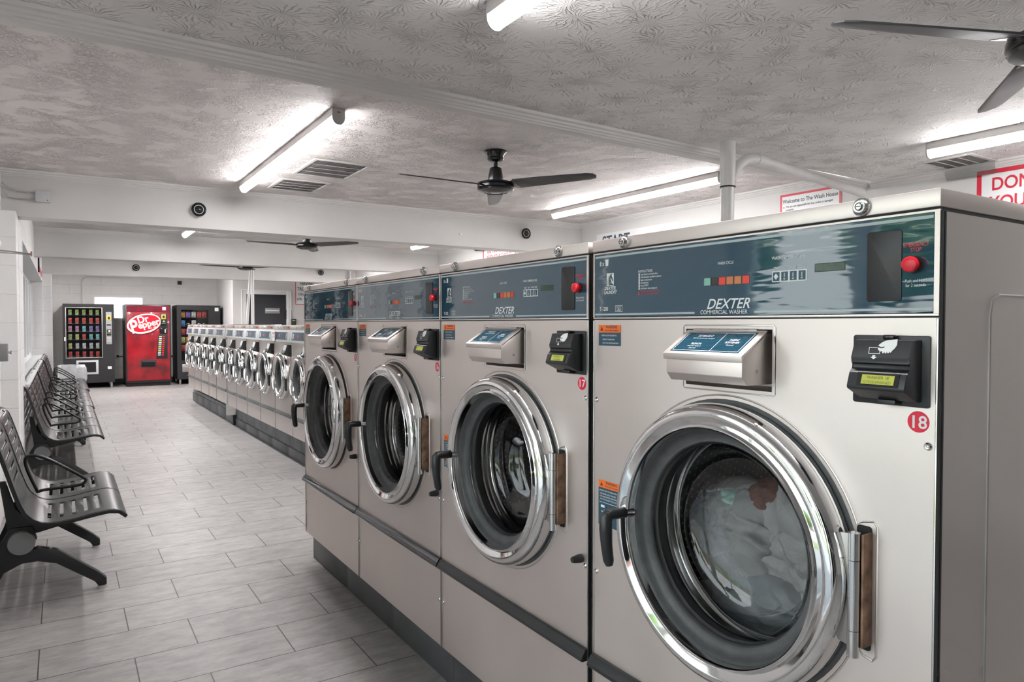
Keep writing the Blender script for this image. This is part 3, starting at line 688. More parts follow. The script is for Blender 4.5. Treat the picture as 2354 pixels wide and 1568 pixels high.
    b = MB(); A = [l0 + nv * .003, l1 + nv * .003, l1 + Vector((0, 0, -.010)), l1 + Vector((.003, 0, -.010)), l1 + Vector((.003, 0, 0)), l0]
    b.prism([(p.x, p.z) for p in A], 'y', -.004, .200, .0008); lid = b.build('dispenser_lid', 'steel', ds)
    def onlid(u, s, off=.0034): p = l0.lerp(l1, u) + nv * off; return Vector((p.x, s, p.z))
    b = MB(); A = [onlid(.10, .010), onlid(.10, .186), onlid(.90, .186), onlid(.90, .010)]; B = [onlid(.10, .010, .003), onlid(.10, .186, .003), onlid(.90, .186, .003), onlid(.90, .010, .003)]
    A = [b.v(p) for p in A]; B = [b.v(p) for p in B]; b.f(A); b.f(B)
    for i in range(4): b.f([A[i], A[(i + 1) % 4], B[(i + 1) % 4], B[i]])
    b.build('lid_label', 'blue', lid, smooth=0)
    b = MB(); U = -dv
    def ln(u0, s0, u1, s1, w_=.0012):
        p, q = onlid(u0, s0, .0037), onlid(u1, s1, .0037); d_ = (q - p).normalized().cross(nv) * w_ / 2; b.quad(p - d_, q - d_, q + d_, p + d_)
    ln(.14, .014, .14, .182); ln(.86, .014, .86, .182); ln(.14, .014, .86, .014); ln(.14, .182, .86, .182); ln(.14, .083, .86, .083)
    b.text('DETERGENT', onlid(.30, .130, .0037), .0085, up=U, bold=.01, sx=.85); b.text('Add liquid or powder detergent', onlid(.38, .130, .0037), .0055, up=U, sx=.8)
    b.text('BLEACH', onlid(.62, .135, .0037), .0085, up=U, bold=.01, sx=.85); b.text('Add when displayed', onlid(.70, .135, .0037), .0055, up=U, sx=.8); b.text('(Optional)', onlid(.78, .135, .0037), .0055, up=U, sx=.8)
    b.text('FABRIC', onlid(.44, .048, .0037), .0085, up=U, bold=.01, sx=.85); b.text('SOFTENER', onlid(.54, .048, .0037), .0085, up=U, bold=.01, sx=.85); b.text('(Optional)', onlid(.63, .048, .0037), .0055, up=U, sx=.8)
    b.build('lid_text', 'white', lid, smooth=0)
    b = MB()
    for i in range(7): b.cyl((-.004, .020 + i * .0235, .1195), .0028, .0228, 'y', 12)
    b.build('piano_hinge', 'steel_pl', ds)
    b = MB(); b.disc((0, 0, 0), .004, axis='y', seg=14); o = b.build('rivet', 'steel_dk', ds, loc=(-.030, -.0005, .040), smooth=0)
    b = MB(); b.tube([(0, .298, 1.232), (0, .298, 1.362), (0, .302, 1.366), (0, .529, 1.366), (0, .533, 1.362), (0, .533, 1.233), (0, .529, 1.229), (0, .302, 1.229)], .0016, 6, closed=True); b.build('dispenser_rim', 'steel_pl', t)
    # card reader + number
    card_reader(t, .012, 1.0, 1.293, display if display else False)
    b = MB(); b.lathe([(0, -.0006), (.0168, -.0006), (.0172, 0)], (0, .030, 1.212), seg=40); st = b.build('number_sticker', 'redst', t)
    b = MB(); b.text(number, (-.0009, .0300, 1.2022), .0285, bold=.015, sx=1.0); b.build('number', 'white', st, smooth=0)
    # door
    d = bpy.data.objects.new('door', None); COL.objects.link(d); d.parent = t; d.location = (0, CY, CZ)
    b = MB(); b.lathe([(.262, .02), (.274, .0), (.284, -.003), (.287, -.008), (.287, -.030), (.2858, -.040), (.2825, -.049), (.277, -.0555), (.270, -.0595), (.262, -.0600), (.2595, -.0590), (.2440, -.0520), (.2425, -.0530), (.2410, -.0600), (.2390, -.0618), (.2368, -.0600), (.2358, -.050), (.2345, -.034), (.232, -.022)], (0, 0, 0), seg=96); b.build('chrome_ring', 'chrome', d, smooth=50)
    b = MB(); b.lathe([(.2345, -.036), (.228, -.030), (.226, -.022), (.212, -.014), (.206, -.015), (.203, -.011), (.204, -.002), (.199, .004), (.205, .012), (.205, .032), (.262, .036)], (0, 0, 0), seg=72); b.build('rubber_gasket', 'rubber', d, smooth=50)
    b = MB(); b.lathe([(.2035, -.006), (.1985, -.012), (.193, -.006), (.190, .012), (.184, .035), (.177, .062), (.168, .074), (.155, .081), (.08, .086), (0, .088)], (0, 0, 0), seg=72); b.build('glass_bowl', 'glass', d, smooth=50)
    b = MB(); b.lathe([(.205, .035), (.214, .04), (.222, .055), (.226, .065), (.218, .072), (.210, .078), (.209, .084)], (0, 0, 0), seg=72); b.build('inner_steel_lip', 'steel_pl', d, smooth=50)
    b = MB(); b.lathe([(.262, -.0010), (.292, -.0010), (.2935, .0)], (0, 0, 0), seg=72); b.build('door_recess_shade', 'rubber', d, smooth=50)  # flat ring coloured dark to paint the recess shade round the door
    # handle
    hx, hy = -.058, .243
    b = MB(); b.tube([(hx + .02, hy - .002, .012), (hx - .006, hy + .004, .012)], .013, 14); hb = b.build('handle_boss', 'chrome', d)
    b = MB(); b.tube([(-.060, hy + .002, .012), (-.072, hy + .002, .012), (-.100, hy + .003, .013), (-.112, hy + .003, .010)], [.0135, .0125, .0135, .013], 16)
    b.tube([(-.105, hy + .004, .020), (-.112, hy + .004, .008), (-.114, hy + .003, -.02), (-.112, hy + .002, -.055), (-.107, hy + .001, -.092), (-.105, hy, -.103)], [.010, .0155, .0150, .0135, .0125, .0085], 16); b.build('door_handle', 'black', d, smooth=60)
    # hinge
    hg = bpy.data.objects.new('hinge', None); COL.objects.link(hg); hg.parent = t; hg.location = (0, .1, .81)
    b = MB(); b.prism(rrect(.003, .030, .0, .214, .006), 'x', -.0008, .0005); b.build('hinge_slot', 'blackm', hg, smooth=0)
    b = MB(); b.box(-.027, .0, .002, .0065, .012, .205, .001); b.build('hinge_leaf', 'rust', hg)
    b = MB()
    for z0, z1 in ((-.004, .0405), (.0415, .160), (.161, .207)): b.cyl((-.031, .0165, z0), .0098, z1 - z0, 'z', 24)
    b.build('hinge_barrel', 'steel_pl', hg)
    b = MB(); b.prism([(.018, .010), (.060, .016), (.070, .06), (.070, .15), (.056, .20), (.018, .204)], 'x', -.030, -.026, .0006); b.build('door_leaf_plate', 'steel_dk', hg)
    # bumper strip, lower seam, knob, screws
    b = MB(); b.prism([(0, .5155), (-.010, .5140), (-.021, .494), (-.024, .492), (-.024, .487), (-.018, .484), (0, .484)], 'y', .002, WW - .002, .001); b.build('bumper_strip', trim, t)
    b = MB(); b.lathe([(0, -.032), (.007, -.032), (.0085, -.029), (.012, -.008), (.011, 0)], (0, .030, .748), seg=20); b.build('drain_knob', 'black', t)
    for s_, z in ((.014, 1.175), (WW - .013, 1.175), (.014, .732), (WW - .013, .732), (.014, .36), (WW - .013, .36)):
        b = MB(); b.lathe([(0, -.0045), (.002, -.0035), (.004, -.0040), (.0062, -.002), (.0066, 0)], (0, s_, z), seg=16); b.build('screw', 'steel_pl', t)
    for q0 in (0, WW - .0035): b = MB(); b.box(-.0035, 0, q0, q0 + .0035, .19, 1.378, .001); b.build('edge_flange', 'steel_pl', t)
    # tub and drum
    tb = bpy.data.objects.new('drum', None); COL.objects.link(tb); tb.parent = t; tb.location = (0, CY, CZ)
    b = MB(); b.lathe([(.262, .040), (.30, .05), (.30, .62), (0, .62)], (0, 0, 0), seg=48); b.build('tub', 'tub', tb)
    b = MB(); b.lathe([(.210, .088), (.222, .083), (.262, .090), (.270, .105)], (0, 0, 0), seg=64); b.build('drum_rim', 'steel_pl', tb)
    b = MB(); b.lathe([(.270, .105), (.270, .52), (0, .52)], (0, 0, 0), seg=64, uv=52.); b.build('perforated_shell', 'drum', tb, smooth=50)
    for i in range(3):
        a = math.radians(70 + i * 120); b = MB(); c_, s2 = math.cos(a), math.sin(a)
        pr = [(.272, -.045), (.215, -.012), (.205, 0), (.215, .012), (.272, .045)]
        A = [b.v((.11, r_ * c_ - w_ * s2, r_ * s2 + w_ * c_)) for r_, w_ in pr]; B = [b.v((.51, r_ * c_ - w_ * s2, r_ * s2 + w_ * c_)) for r_, w_ in pr]
        for j in range(4): b.f([A[j], A[j + 1], B[j + 1], B[j]])
        b.f(A[::-1]); b.f(B); b.build('lifting_rib', 'steel_dk', tb)
    return t
M['trim_ch'] = mat('glossy_dark_trim', (.10, .105, .11), .12, .7, var=.05)
washer(.556, '18', 'large steel washer number 18, nearest to the viewer, grey laundry behind its glass', ('WASHER 18', 'CYCLE FINISHED'))
washer(1.417, '17', 'large steel washer number 17 with an empty drum, between washers 18 and 16', ('WASHER 17', 'AVAILABLE'))
washer(2.2635, '16', 'large steel washer number 16, between washers 15 and 17 in the near row', False, 'trim_ch')
washer(3.109, '15', 'large steel washer number 15 at the far end of the near row', False, 'trim_ch')
# laundry inside washer 18
def cloth(name, label, cat, c, rad, seed, mk, sub=6, ridge=.34, flat=.0, clip=.262):
    bm = bmesh.new(); bmesh.ops.create_icosphere(bm, subdivisions=sub, radius=1); c = Vector(c)
    for v in bm.verts:
        p = v.co.copy()
        q = p * 1.15 + Vector((seed, seed * .7, 0)); q += Vector((noise.noise(p * 2 + Vector((seed, 0, 0))), noise.noise(p * 2 + Vector((0, seed, 5))), noise.noise(p * 2 + Vector((0, 9, seed))))) * .8
        a_ = .9 + seed; u_ = p.y * math.cos(a_) + p.z * math.sin(a_); v_ = -p.y * math.sin(a_) + p.z * math.cos(a_)
        wr = Vector((noise.noise(p * 1.7 + Vector((seed, 1, 1))), noise.noise(p * 1.7 + Vector((2, seed, 1))), 0)) * .9
        n1 = noise.noise(Vector((u_ * .9 + wr.x, v_ * 3.0 + wr.y, seed))); n2 = noise.noise(Vector((u_ * 3.4 + wr.y, v_ * 1.1 + wr.x, seed + 7))); f2 = n2
        d = noise.noise(p * 1.4 + Vector((seed, 2, 2))) * .28 + (1 - abs(n1) * 2) ** 3 * .17 * ridge - max(0, 1 - abs(n2) * 6) ** 1.5 * .16 * ridge + n1 * .10 + .08
        d += noise.noise(q * 6) * .012
        r = 1 + d - .12
        w_ = c + Vector((p.x * rad[0], p.y * rad[1], p.z * rad[2])) * r
        y_, z_ = w_.y - (.556 + CY), w_.z - CZ; rr = math.hypot(y_, z_)
        if rr > clip: y_ *= clip / rr; z_ *= clip / rr; w_.y = .556 + CY + y_; w_.z = CZ + z_
        w_.x = max(w_.x, .096 + .012 * (rr / .26) ** 2 + .004 * f2)
        v.co = w_
    m = MB(); m.b.free(); m.b = bm; o = m.build(name, mk, smooth=180)
    return tag(o, label, cat)
cloth('bed_sheet', 'pale grey crumpled sheet on the right side of the drum of washer 18', 'laundry', (.26, .88, .88), (.15, .19, .22), 3.3, 'cloth', ridge=.5)
cloth('cotton_shirt', 'grey folded cloth lying on the left side of the drum of washer 18', 'laundry', (.235, 1.09, .86), (.12, .15, .125), 11.7, 'cloth', ridge=.45)
cloth('bed_linen', 'slate blue cloth crushed at the bottom of the drum of washer 18', 'laundry', (.24, 1.02, .74), (.14, .19, .09), 21.2, 'cloth2')
cloth('brown_towel', 'small brown towel peeking out on top of the grey laundry', 'towel', (.24, 1.03, .965), (.07, .06, .045), 5.1, 'brown', 5)
cloth('mint_cloth', 'small mint green cloth on top of the grey laundry, left of the brown towel', 'cloth', (.20, 1.10, .955), (.05, .04, .02), 8.1, 'mint', 4)
# ================================================================== SMALL WASHERS
def small_washer():
    w = .646; cy, cz, R = .315, .85, .205; zt = 1.35
    t = thing('small_washer', 'x', 'washing machine', (.70, 9.27, 0))
    b = MB(); front_pieces(b, w, .47, 1.17, 1.19, cy, cz, R, 0, seg=48)
    b.quad((0, 0, .285), (0, w, .285), (0, w, .47), (0, 0, .47)); body_shell(b, w, .285, 1.312, 0, .72); b.quad((0, 0, 1.19), (0, w, 1.19), (0, w, 1.315), (0, 0, 1.315))
    b.build('cabinet', 'steel', t)
    b = MB(); b.box(-.004, .72, .001, w - .001, 1.314, 1.352, .002); b.build('top_band', 'steel', t)
    b = MB(); b.box(-.0065, -.004, .05, .30, 1.320, 1.345); b.build('band_plate', 'steel_dk', t, smooth=0)
    b = MB(); b.lathe([(0, -.008), (.010, -.008), (.012, -.004), (.012, 0)], (-.004, .10, 1.333), seg=12); b.build('stop_button', 'red', t)
    b = MB(); b.lathe([(0, -.012), (.009, -.010), (.011, 0)], (-.004, .45, 1.333), seg=12); b.build('cam_lock', 'steel_pl', t)
    b = MB(); b.prism([(-.026, 1.190), (-.012, 1.305), (-.001, 1.307), (-.001, 1.190)], 'y', .004, w - .004, .001); f = b.build('panel_frame', 'lgrey', t)
    def on(z, o): return -.026 + (z - 1.19) / .115 * .014 - o
    def pl(s0, s1, z0, z1, mk, nm, par, o=.0008):
        b = MB(); b.quad((on(z0, o), s0, z0), (on(z0, o), s1, z0), (on(z1, o), s1, z1), (on(z1, o), s0, z1)); b.quad((on(z0, 0), s0, z0), (on(z0, 0), s1, z0), (on(z1, 0), s1, z1), (on(z1, 0), s0, z1)); return b.build(nm, mk, par, smooth=0)
    p = pl(.10, .58, 1.212, 1.288, 'blue_l', 'control_panel', f)
    pl(.12, .135, 1.225, 1.275, 'white', 'print', f, .0014); pl(.155, .285, 1.222, 1.280, 'signt', 'display', f, .0014); pl(.36, .40, 1.240, 1.262, 'redp', 'indicator', f, .0014); pl(.51, .56, 1.225, 1.275, 'silver', 'print', f, .0014)
    # coin-free card reader
    r = MB(); r.prism([(0, 1.165), (-.035, 1.165), (-.050, 1.110), (-.066, 1.085), (-.060, 1.068), (0, 1.050)], 'y', .035, .155, .003); rr = r.build('card_reader', 'black', t)
    b = MB(); b.prism([(-.0352, 1.163), (-.0365, 1.163), (-.0513, 1.110), (-.050, 1.110)], 'y', .047, .143); b.build('reader_plate', 'lgrey', rr, smooth=0)
    b = MB(); b.prism([(-.0545, 1.104), (-.0560, 1.104), (-.0672, 1.087), (-.0655, 1.087)], 'y', .068, .122); b.build('reader_display', 'lcd_off', rr, smooth=0)
    b = MB(); b.lathe([(0, -.001), (.013, -.001), (.0134, 0)], (0, .045, 1.02), seg=16); b.build('number_sticker', 'redst', t)
    d = bpy.data.objects.new('door', None); COL.objects.link(d); d.parent = t; d.location = (0, cy, cz)
    b = MB(); b.lathe([(.200, .0), (.232, -.002), (.236, -.02), (.233, -.034), (.224, -.040), (.214, -.036), (.208, -.030), (.208, -.048), (.205, -.064), (.196, -.072), (.186, -.070), (.178, -.060), (.172, -.05), (.168, -.03)], (0, 0, 0), seg=64); b.build('chrome_ring', 'chrome', d, smooth=50)
    b = MB(); b.lathe([(.170, -.04), (.160, -.028), (.152, -.026), (.150, -.004), (.152, .03), (.21, .04)], (0, 0, 0), seg=48); b.build('rubber_gasket', 'rubber', d, smooth=50)
    b = MB(); b.lathe([(.154, -.024), (.146, .02), (.132, .06), (.08, .075), (0, .078)], (0, 0, 0), seg=48); b.build('glass_bowl', 'glass', d, smooth=50)
    b = MB(); b.tube([(-.030, -.222, -.02), (-.045, -.262, -.02), (-.055, -.292, -.022)], .012, 10); b.tube([(-.052, -.286, -.012), (-.055, -.288, -.06), (-.052, -.288, -.125)], [.013, .012, .010], 10); b.build('door_handle', 'black', d, smooth=60)
    b = MB(); b.box(-.05, .0, .205, .225, -.07, .07, .004); b.build('hinge', 'steel_dk', d)
    b = MB(); b.lathe([(.21, .04), (.24, .05), (.24, .45), (0, .45)], (0, 0, 0), seg=32, uv=40.); b.build('drum', 'drum', d, smooth=50)
    b = MB(); b.prism([(0, .485), (-.010, .484), (-.020, .462), (-.020, .456), (0, .452)], 'y', .002, w - .002, .001); b.build('bumper_strip', 'rubber', t)
    for q0 in (0, w - .0045): b = MB(); b.box(-.003, 0, q0, q0 + .0045, .285, 1.19, .001); b.build('edge_flange', 'steel_pl', t)
    for s_, z in ((.012, .62), (w - .012, .62)):
        b = MB(); b.lathe([(0, -.004), (.006, -.002), (.0066, 0)], (0, s_, z), seg=10); b.build('screw', 'steel_pl', t)
    return t
ordn = ['first', 'second', 'third', 'fourth', 'fifth', 'sixth']
proto = small_washer()
YA = [6.13, 6.78, 7.43, 8.08, 8.73, 9.36]; WA = [.65, .65, .65, .65, .63, .55]
for i, (y, w_) in enumerate(zip(YA, WA)):
    o = proto if i == 0 else copy_tree(proto); o.location = (.70, y, 0); o.scale = (1, (w_ - .004) / .646, 1)
    tag(o, ['small steel washer half hidden behind big washer 15, front most of the low machines', 'small steel washer with a white paper label on its panel, second beyond big washer 15', 'small steel washer third beyond big washer 15 in the middle group', 'small steel washer fourth beyond big washer 15 in the middle group', 'small steel washer fifth beyond big washer 15 in the middle group', 'small steel washer in the middle group, right next to the gap before the far group'][i], 'washing machine', 'small washers of the middle group')
YB = [9.99, 10.72, 11.34, 12.03, 12.69]; WB = [.72, .61, .68, .65, .67]
for i, (y, w_) in enumerate(zip(YB, WB)):
    o = copy_tree(proto); o.location = (.70, y, 0); o.scale = (1, (w_ - .004) / .646, 1)
    tag(o, ['small steel washer of the far group beside the gap, with a dark blue panel', 'small steel washer of the far group, second from the gap', 'small steel washer of the far group, middle one of its five', 'small steel washer of the far group, next to last before the snack machine', 'small steel washer at the very far end of the row, reflecting the red drinks machine'][i], 'washing machine', 'small washers of the far group')
b = MB(); b.box(.69, 1.42, 9.93, 9.98, .14, 1.36, .004); o = b.build('end_panel', 'steel_pl'); tag(o, 'narrow upright steel end panel between the middle and far washer groups', 'panel')
b = MB(); b.box(-.02, .6, 0, .05, 0, .14, .006); o = b.build('rubber_base_block', 'blackm', loc=(.79, 9.93, 0)); tag(o, 'black block on the floor at the foot of the steel end panel', 'block')
# white paper label on the second small washer
b = MB(); b.box(-.003, 0, 0, .09, 0, .12); o = b.build('paper_label', 'signw', loc=(.668, 7.29, 1.195), smooth=0); tag(o, 'white paper label with red print stuck on the panel edge of a small washer', 'label')
q = MB(); q.text('WASH', (-.0035, .045, .07), .03, bold=.02); q.text('CLOTHES', (-.0035, .045, .035), .017, bold=.02); q.build('label_text', 'redp', o, smooth=0)
# black rails behind the small washers
# ================================================================== BENCHES
def bez(P, n):
    out = []
    for i in range(len(P) - 1):
        p0 = Vector(P[max(i - 1, 0)]); p1 = Vector(P[i]); p2 = Vector(P[i + 1]); p3 = Vector(P[min(i + 2, len(P) - 1)])
        for k in range(n):
            t = k / n; out.append(.5 * ((2 * p1) + (-p0 + p2) * t + (2 * p0 - 5 * p1 + 4 * p2 - p3) * t * t + (-p0 + 3 * p1 - 3 * p2 + p3) * t ** 3))
    out.append(Vector(P[-1])); return out
PROF = bez([(.0, .395), (-.010, .409), (-.030, .422), (-.065, .430), (-.14, .422), (-.25, .405), (-.345, .405), (-.415, .45), (-.455, .54), (-.50, .70), (-.535, .82), (-.556, .862), (-.585, .875)], 8)
def prof_len():
    L = [0]
    for a, c in zip(PROF, PROF[1:]): L.append(L[-1] + (c - a).length)
    return L
PL = prof_len()
def at_len(d):
    for i in range(len(PL) - 1):
        if PL[i + 1] >= d: return PROF[i].lerp(PROF[i + 1], (d - PL[i]) / (PL[i + 1] - PL[i]))
    return PROF[-1]
SLOTS = [.125, .178, .231, .284, .337] + [.60, .655, .71, .765, .82, .875]
cuts = sorted(set([0, PL[-1]] + [x for q in SLOTS for x in (q, q + .016)] + [x for x in [i * .022 for i in range(1, 60)] if x < PL[-1] - .01 and all(not (q - .008 < x < q + .024) for q in SLOTS)]))
PR = [at_len(d) for d in cuts]; HOLE = {cuts.index(q) for q in SLOTS}
def seat_mesh(w):
    b = MB(); cols = [0, .02, .085, .10, w - .10, w - .085, w - .02, w]; rows = len(PR)
    G = [[b.v((p.x, c, p.y)) for c in cols] for p in PR]
    for i in range(rows - 1):
        for j in range(len(cols) - 1):
            if not (j == 3 and i in HOLE): b.f([G[i][j], G[i][j + 1], G[i + 1][j + 1], G[i + 1][j]])
    return b
def armrest_mesh():
    b = MB()
    P = [(-.385, 0, .452), (-.425, 0, .56), (-.440, 0, .622), (-.432, 0, .650), (-.40, 0, .656), (-.34, 0, .630), (-.26, 0, .575), (-.175, 0, .510), (-.163, 0, .493), (-.175, 0, .476), (-.21, 0, .468), (-.36, 0, .462)]
    pp = bez([(p[0], p[2]) for p in P] + [(P[0][0], P[0][2])], 4)[:-1]
    b.tube([(p.x, 0, p.y) for p in pp], .0085, 8, closed=True, flat=(1.25, 1)); return b
def bench(n, x, y, w, label, first_label=None):
    t = thing('waiting_bench', label, 'bench', (x, y, 0), 'perforated black metal benches along the window wall')
    sm = None
    for i in range(n):
        if sm is None:
            sm = seat_mesh(w - .012).build('seat', 'seat', t, smooth=50); md = sm.modifiers.new('thick', 'SOLIDIFY'); md.thickness = .007; md.offset = 0; o = sm
        else: o = sm.copy(); COL.objects.link(o)
        o.location = (0, i * w + .006, 0)
    am = None
    for i in range(n + 1):
        b = MB(); pts = [(p.x, 0, p.y - .004) for p in PR[::2] + [PR[-1]]]; b.tube(pts, .0065, 6, flat=(.8, 1.5)); o = b.build('seat_rail', 'legm', t, loc=(0, i * w, 0))
    for i in range(1, n):
        if am is None: am = armrest_mesh().build('armrest', 'legm', t, smooth=60); o = am
        else: o = am.copy(); COL.objects.link(o)
        o.location = (0, i * w, 0)
    b = MB(); b.box(-.475, -.415, .125, n * w - .125, .27, .33, .008); b.build('beam', 'legm', t)
    for yy in (.16, n * w - .16):
        l = bpy.data.objects.new('leg', None); COL.objects.link(l); l.parent = t; l.location = (0, yy, 0)
        b = MB()
        b.prism([(-.50, .27), (-.445, .235), (-.38, .26), (-.30, .235), (-.12, .085), (-.085, .05), (-.085, .015), (-.125, .015), (-.135, .045), (-.30, .170), (-.38, .19), (-.445, .195), (-.52, .16), (-.585, .045), (-.59, .015), (-.625, .015), (-.625, .05), (-.56, .20), (-.53, .30), (-.49, .37), (-.40, .37), (-.38, .30)], 'y', -.022, .022, .005)
        b.build('leg_casting', 'legm', l)
        b = MB(); b.prism([(-.50, .36), (-.53, .60), (-.505, .60), (-.47, .46), (-.42, .40), (-.18, .405), (-.10, .415), (-.10, .395), (-.20, .37), (-.38, .33)], 'y', -.015, .015, .003); b.build('bracket', 'legm', l)
        s_ = -1 if yy < .5 else 1
        b = MB(); b.lathe([(0, 0), (.055, 0), (.058, .006), (.058, .03)] if s_ < 0 else [(0, 0), (.055, 0), (.058, -.006), (.058, -.03)], (-.445, s_ * .046, .295), 'y', 40); b.build('end_cap', 'cap', l)
        for xx in (-.105, -.605):
            b = MB(); b.cyl((xx, 0, 0), .024, .012, 'z', 20, .020); b.build('foot_pad', 'foot', l)
    return t
bench(2, -.888, 4.03, .545, 'black metal two-seat bench nearest to the viewer, one armrest between its seats')
bench(4, -.862, 6.86, .62, 'black perforated four-seat bench directly beyond the near two-seat bench')
bench(4, -.85, 9.36, .60, 'black perforated four-seat bench in the middle of the window wall')
bench(4, -.83, 11.80, .58, 'black perforated four-seat bench furthest away, beside the bin with the white bag')
# ================================================================== FANS
def fan(x, y, zc, ang, label, s=1.0):
    t = thing('ceiling_fan', label, 'fan', (x, y, zc), 'black ceiling fans')
    b = MB(); b.lathe([(0, 0), (.070, 0), (.074, -.010), (.060, -.022), (.052, -.045), (.056, -.052), (.050, -.064), (.035, -.072), (0, -.074)], (0, 0, 0), 'z', 32); b.build('canopy', 'fan', t)
    b = MB(); b.lathe([(0, -.06), (.014, -.06), (.014, -.125), (0, -.125)], (0, 0, 0), 'z', 16); b.build('downrod', 'fan', t)
    b = MB(); b.lathe([(0, -.112), (.034, -.112), (.040, -.118), (.054, -.200), (.052, -.206), (0, -.206)], (0, 0, 0), 'z', 32); b.build('motor_cone', 'fan', t)
    b = MB(); b.lathe([(0, -.204), (.095, -.206), (.120, -.214), (.124, -.225), (.119, -.229), (.124, -.233), (.124, -.246), (.119, -.250), (.122, -.254), (.116, -.264), (.080, -.276), (.076, -.272), (.050, -.280), (.046, -.277), (0, -.284)], (0, 0, 0), 'z', 48); b.build('motor_housing', 'fan', t)
    for k in range(3):
        a = math.radians(ang + 120 * k)
        bl = bpy.data.objects.new('blade', None); COL.objects.link(bl); bl.parent = t; bl.location = (0, 0, -.232); bl.rotation_euler = (0, 0, a)
        b = MB(); b.prism([(.10, -.022), (.15, -.055), (.175, -.055), (.160, 0), (.175, .055), (.15, .055), (.10, .022)], 'z', -.004, .004, .001); o = b.build('blade_iron', 'fan', bl); o.rotation_euler = (math.radians(-14), 0, 0)
        b = MB(); P = [(.155, -.068), (.30, -.066), (.50, -.056), (.66, -.044), (.70, -.030), (.712, 0), (.70, .030), (.66, .040), (.50, .046), (.30, .052), (.155, .060)]
        b.prism(P, 'z', -.003, .003, .001); o = b.build('blade_panel', 'blade', bl); o.rotation_euler = (math.radians(-14), 0, 0)
    return t
fan(1.293, 4.0, ZC2, -60, 'black ceiling fan between the two long tube lights, fully in view')
fan(1.27, 8.2, ZC2, -55, 'black ceiling fan in the bay beyond the first deep beam')
fan(1.36, 11.9, ZC2, -52, 'furthest black ceiling fan, in front of the two thin white poles')
fan(1.28, .865, ZC1, 157, 'black ceiling fan cut off by the right edge of the picture')
# ================================================================== TUBE LAMPS
def lamp(x, y0, y1, zc, label, grp='long tube lights on the ceiling', k=1.):
    t = thing('tube_light', label, 'light', (x, y0, zc), grp); L = y1 - y0
    b = MB(); b.box(-.034, .034, .004, L - .004, -.042, 0, .003); b.build('lamp_housing', 'housing', t)
    b = MB(); P = [(-.032, -.042)] + [(.032 * math.cos(math.radians(180 + 180 * i / 12)), -.050 + .036 * math.sin(math.radians(180 + 180 * i / 12))) for i in range(13)] + [(.032, -.042)]
    b.prism([(p[0], p[1]) for p in P][::-1], 'y', .006, L - .006); b.build('diffuser', 'lamp', t, smooth=60)
    al = bpy.data.lights.new('tube_glow', 'AREA'); al.shape = 'RECTANGLE'; al.size = .06; al.size_y = L - .05; al.energy = LAMP_W * L / 2.2 * k; al.color = (1, .955, .95)
    ao = bpy.data.objects.new('tube_glow', al); COL.objects.link(ao); ao.parent = t; ao.location = (0, L / 2, -.089)
    for yy in (0, L - .008):
        b = MB(); P = [(-.0345, 0), (.0345, 0), (.0345, -.050)] + [(.0345 * math.cos(math.radians(-180 * i / 12)), -.050 + .0385 * math.sin(math.radians(-180 * i / 12))) for i in range(1, 12)] + [(-.0345, -.050)]
        b.prism(P, 'y', yy, yy + .008, .001); e = b.build('end_cap', 'housing', t)
        b = MB(); b.box(-.008, .008, yy - .002 if yy == 0 else yy + .008, yy if yy == 0 else yy + .010, -.024, -.020); b.build('cap_slot', 'blackm', e, smooth=0)
    return t
lamp(.105, 3.66, 5.98, ZC2, 'long tube light over the aisle beside the two square vents')
lamp(3.06, 3.62, 5.76, ZC2, 'long tube light on the right, passing behind the white pipe')
lamp(.14, 7.4, 9.50, ZC2, 'tube light over the aisle just peeking out below the first deep beam', k=2.0)
lamp(3.12, 7.2, 9.30, ZC2, 'tube light beyond the first deep beam near the red sign, mostly hidden', k=2.0)
lamp(.14, 11.0, 13.1, ZC2, 'tube light in the far bay over the aisle, hidden by the beams', k=2.0)
lamp(3.12, 11.0, 13.1, ZC2, 'tube light in the far bay on the right, hidden by the beams', k=2.0)
lamp(.9, 14.5, 16.6, ZC2, 'added unseen tube light brightening the back wall, in front of the vending machines', k=2.0)  # unseen lamp, added to brighten the dark back wall
lamp(-.6, 14.5, 16.6, ZC2, 'second added unseen tube light brightening the back wall, above the bin', k=2.0)  # another unseen lamp added for more light in the last bay
lamp(.062, -.15, 1.99, ZC1, 'tube light in the near bay, only its end showing at the top edge')
lamp(3.12, -.1, 2.14, ZC1, 'tube light at the right edge above the ceiling vent with the clear deflector')
# ================================================================== VENTS
def vent(x0, x1, y0, y1, zc, label, n=34, grp='white ceiling return vents'):
    t = thing('ceiling_vent', label, 'vent', (x0, y0, zc), grp); W_, L_ = x1 - x0, y1 - y0; f = .028
    b = MB(); b.box(0, W_, 0, f, -.012, 0, .004); b.box(0, W_, L_ - f, L_, -.012, 0, .004); b.box(0, f, f, L_ - f, -.012, 0, .004); b.box(W_ - f, W_, f, L_ - f, -.012, 0, .004); b.build('frame', 'vent', t)
    b = MB(); b.box(f, W_ - f, f, L_ - f, -.002, -.0005); b.build('dark_backing', 'ventd', t, smooth=0)
    b = MB()
    for i in range(n):
        xx = f + (W_ - 2 * f) * (i + .5) / n; b.quad((xx - .003, f, -.010), (xx - .003, L_ - f, -.010), (xx + .002, L_ - f, -.003), (xx + .002, f, -.003))
    for i in range(1, 4):
        yy = f + (L_ - 2 * f) * i / 4; b.box(f, W_ - f, yy - .004, yy + .004, -.0115, -.009)
    b.build('louvers', 'vent', t, smooth=0); return t
vent(.335, .755, 4.83, 5.40, ZC2, 'larger white slatted ceiling vent beside the aisle tube light, the nearer one')
vent(.315, .710, 5.62, 6.10, ZC2, 'white slatted ceiling vent next to the first deep beam, the farther one')
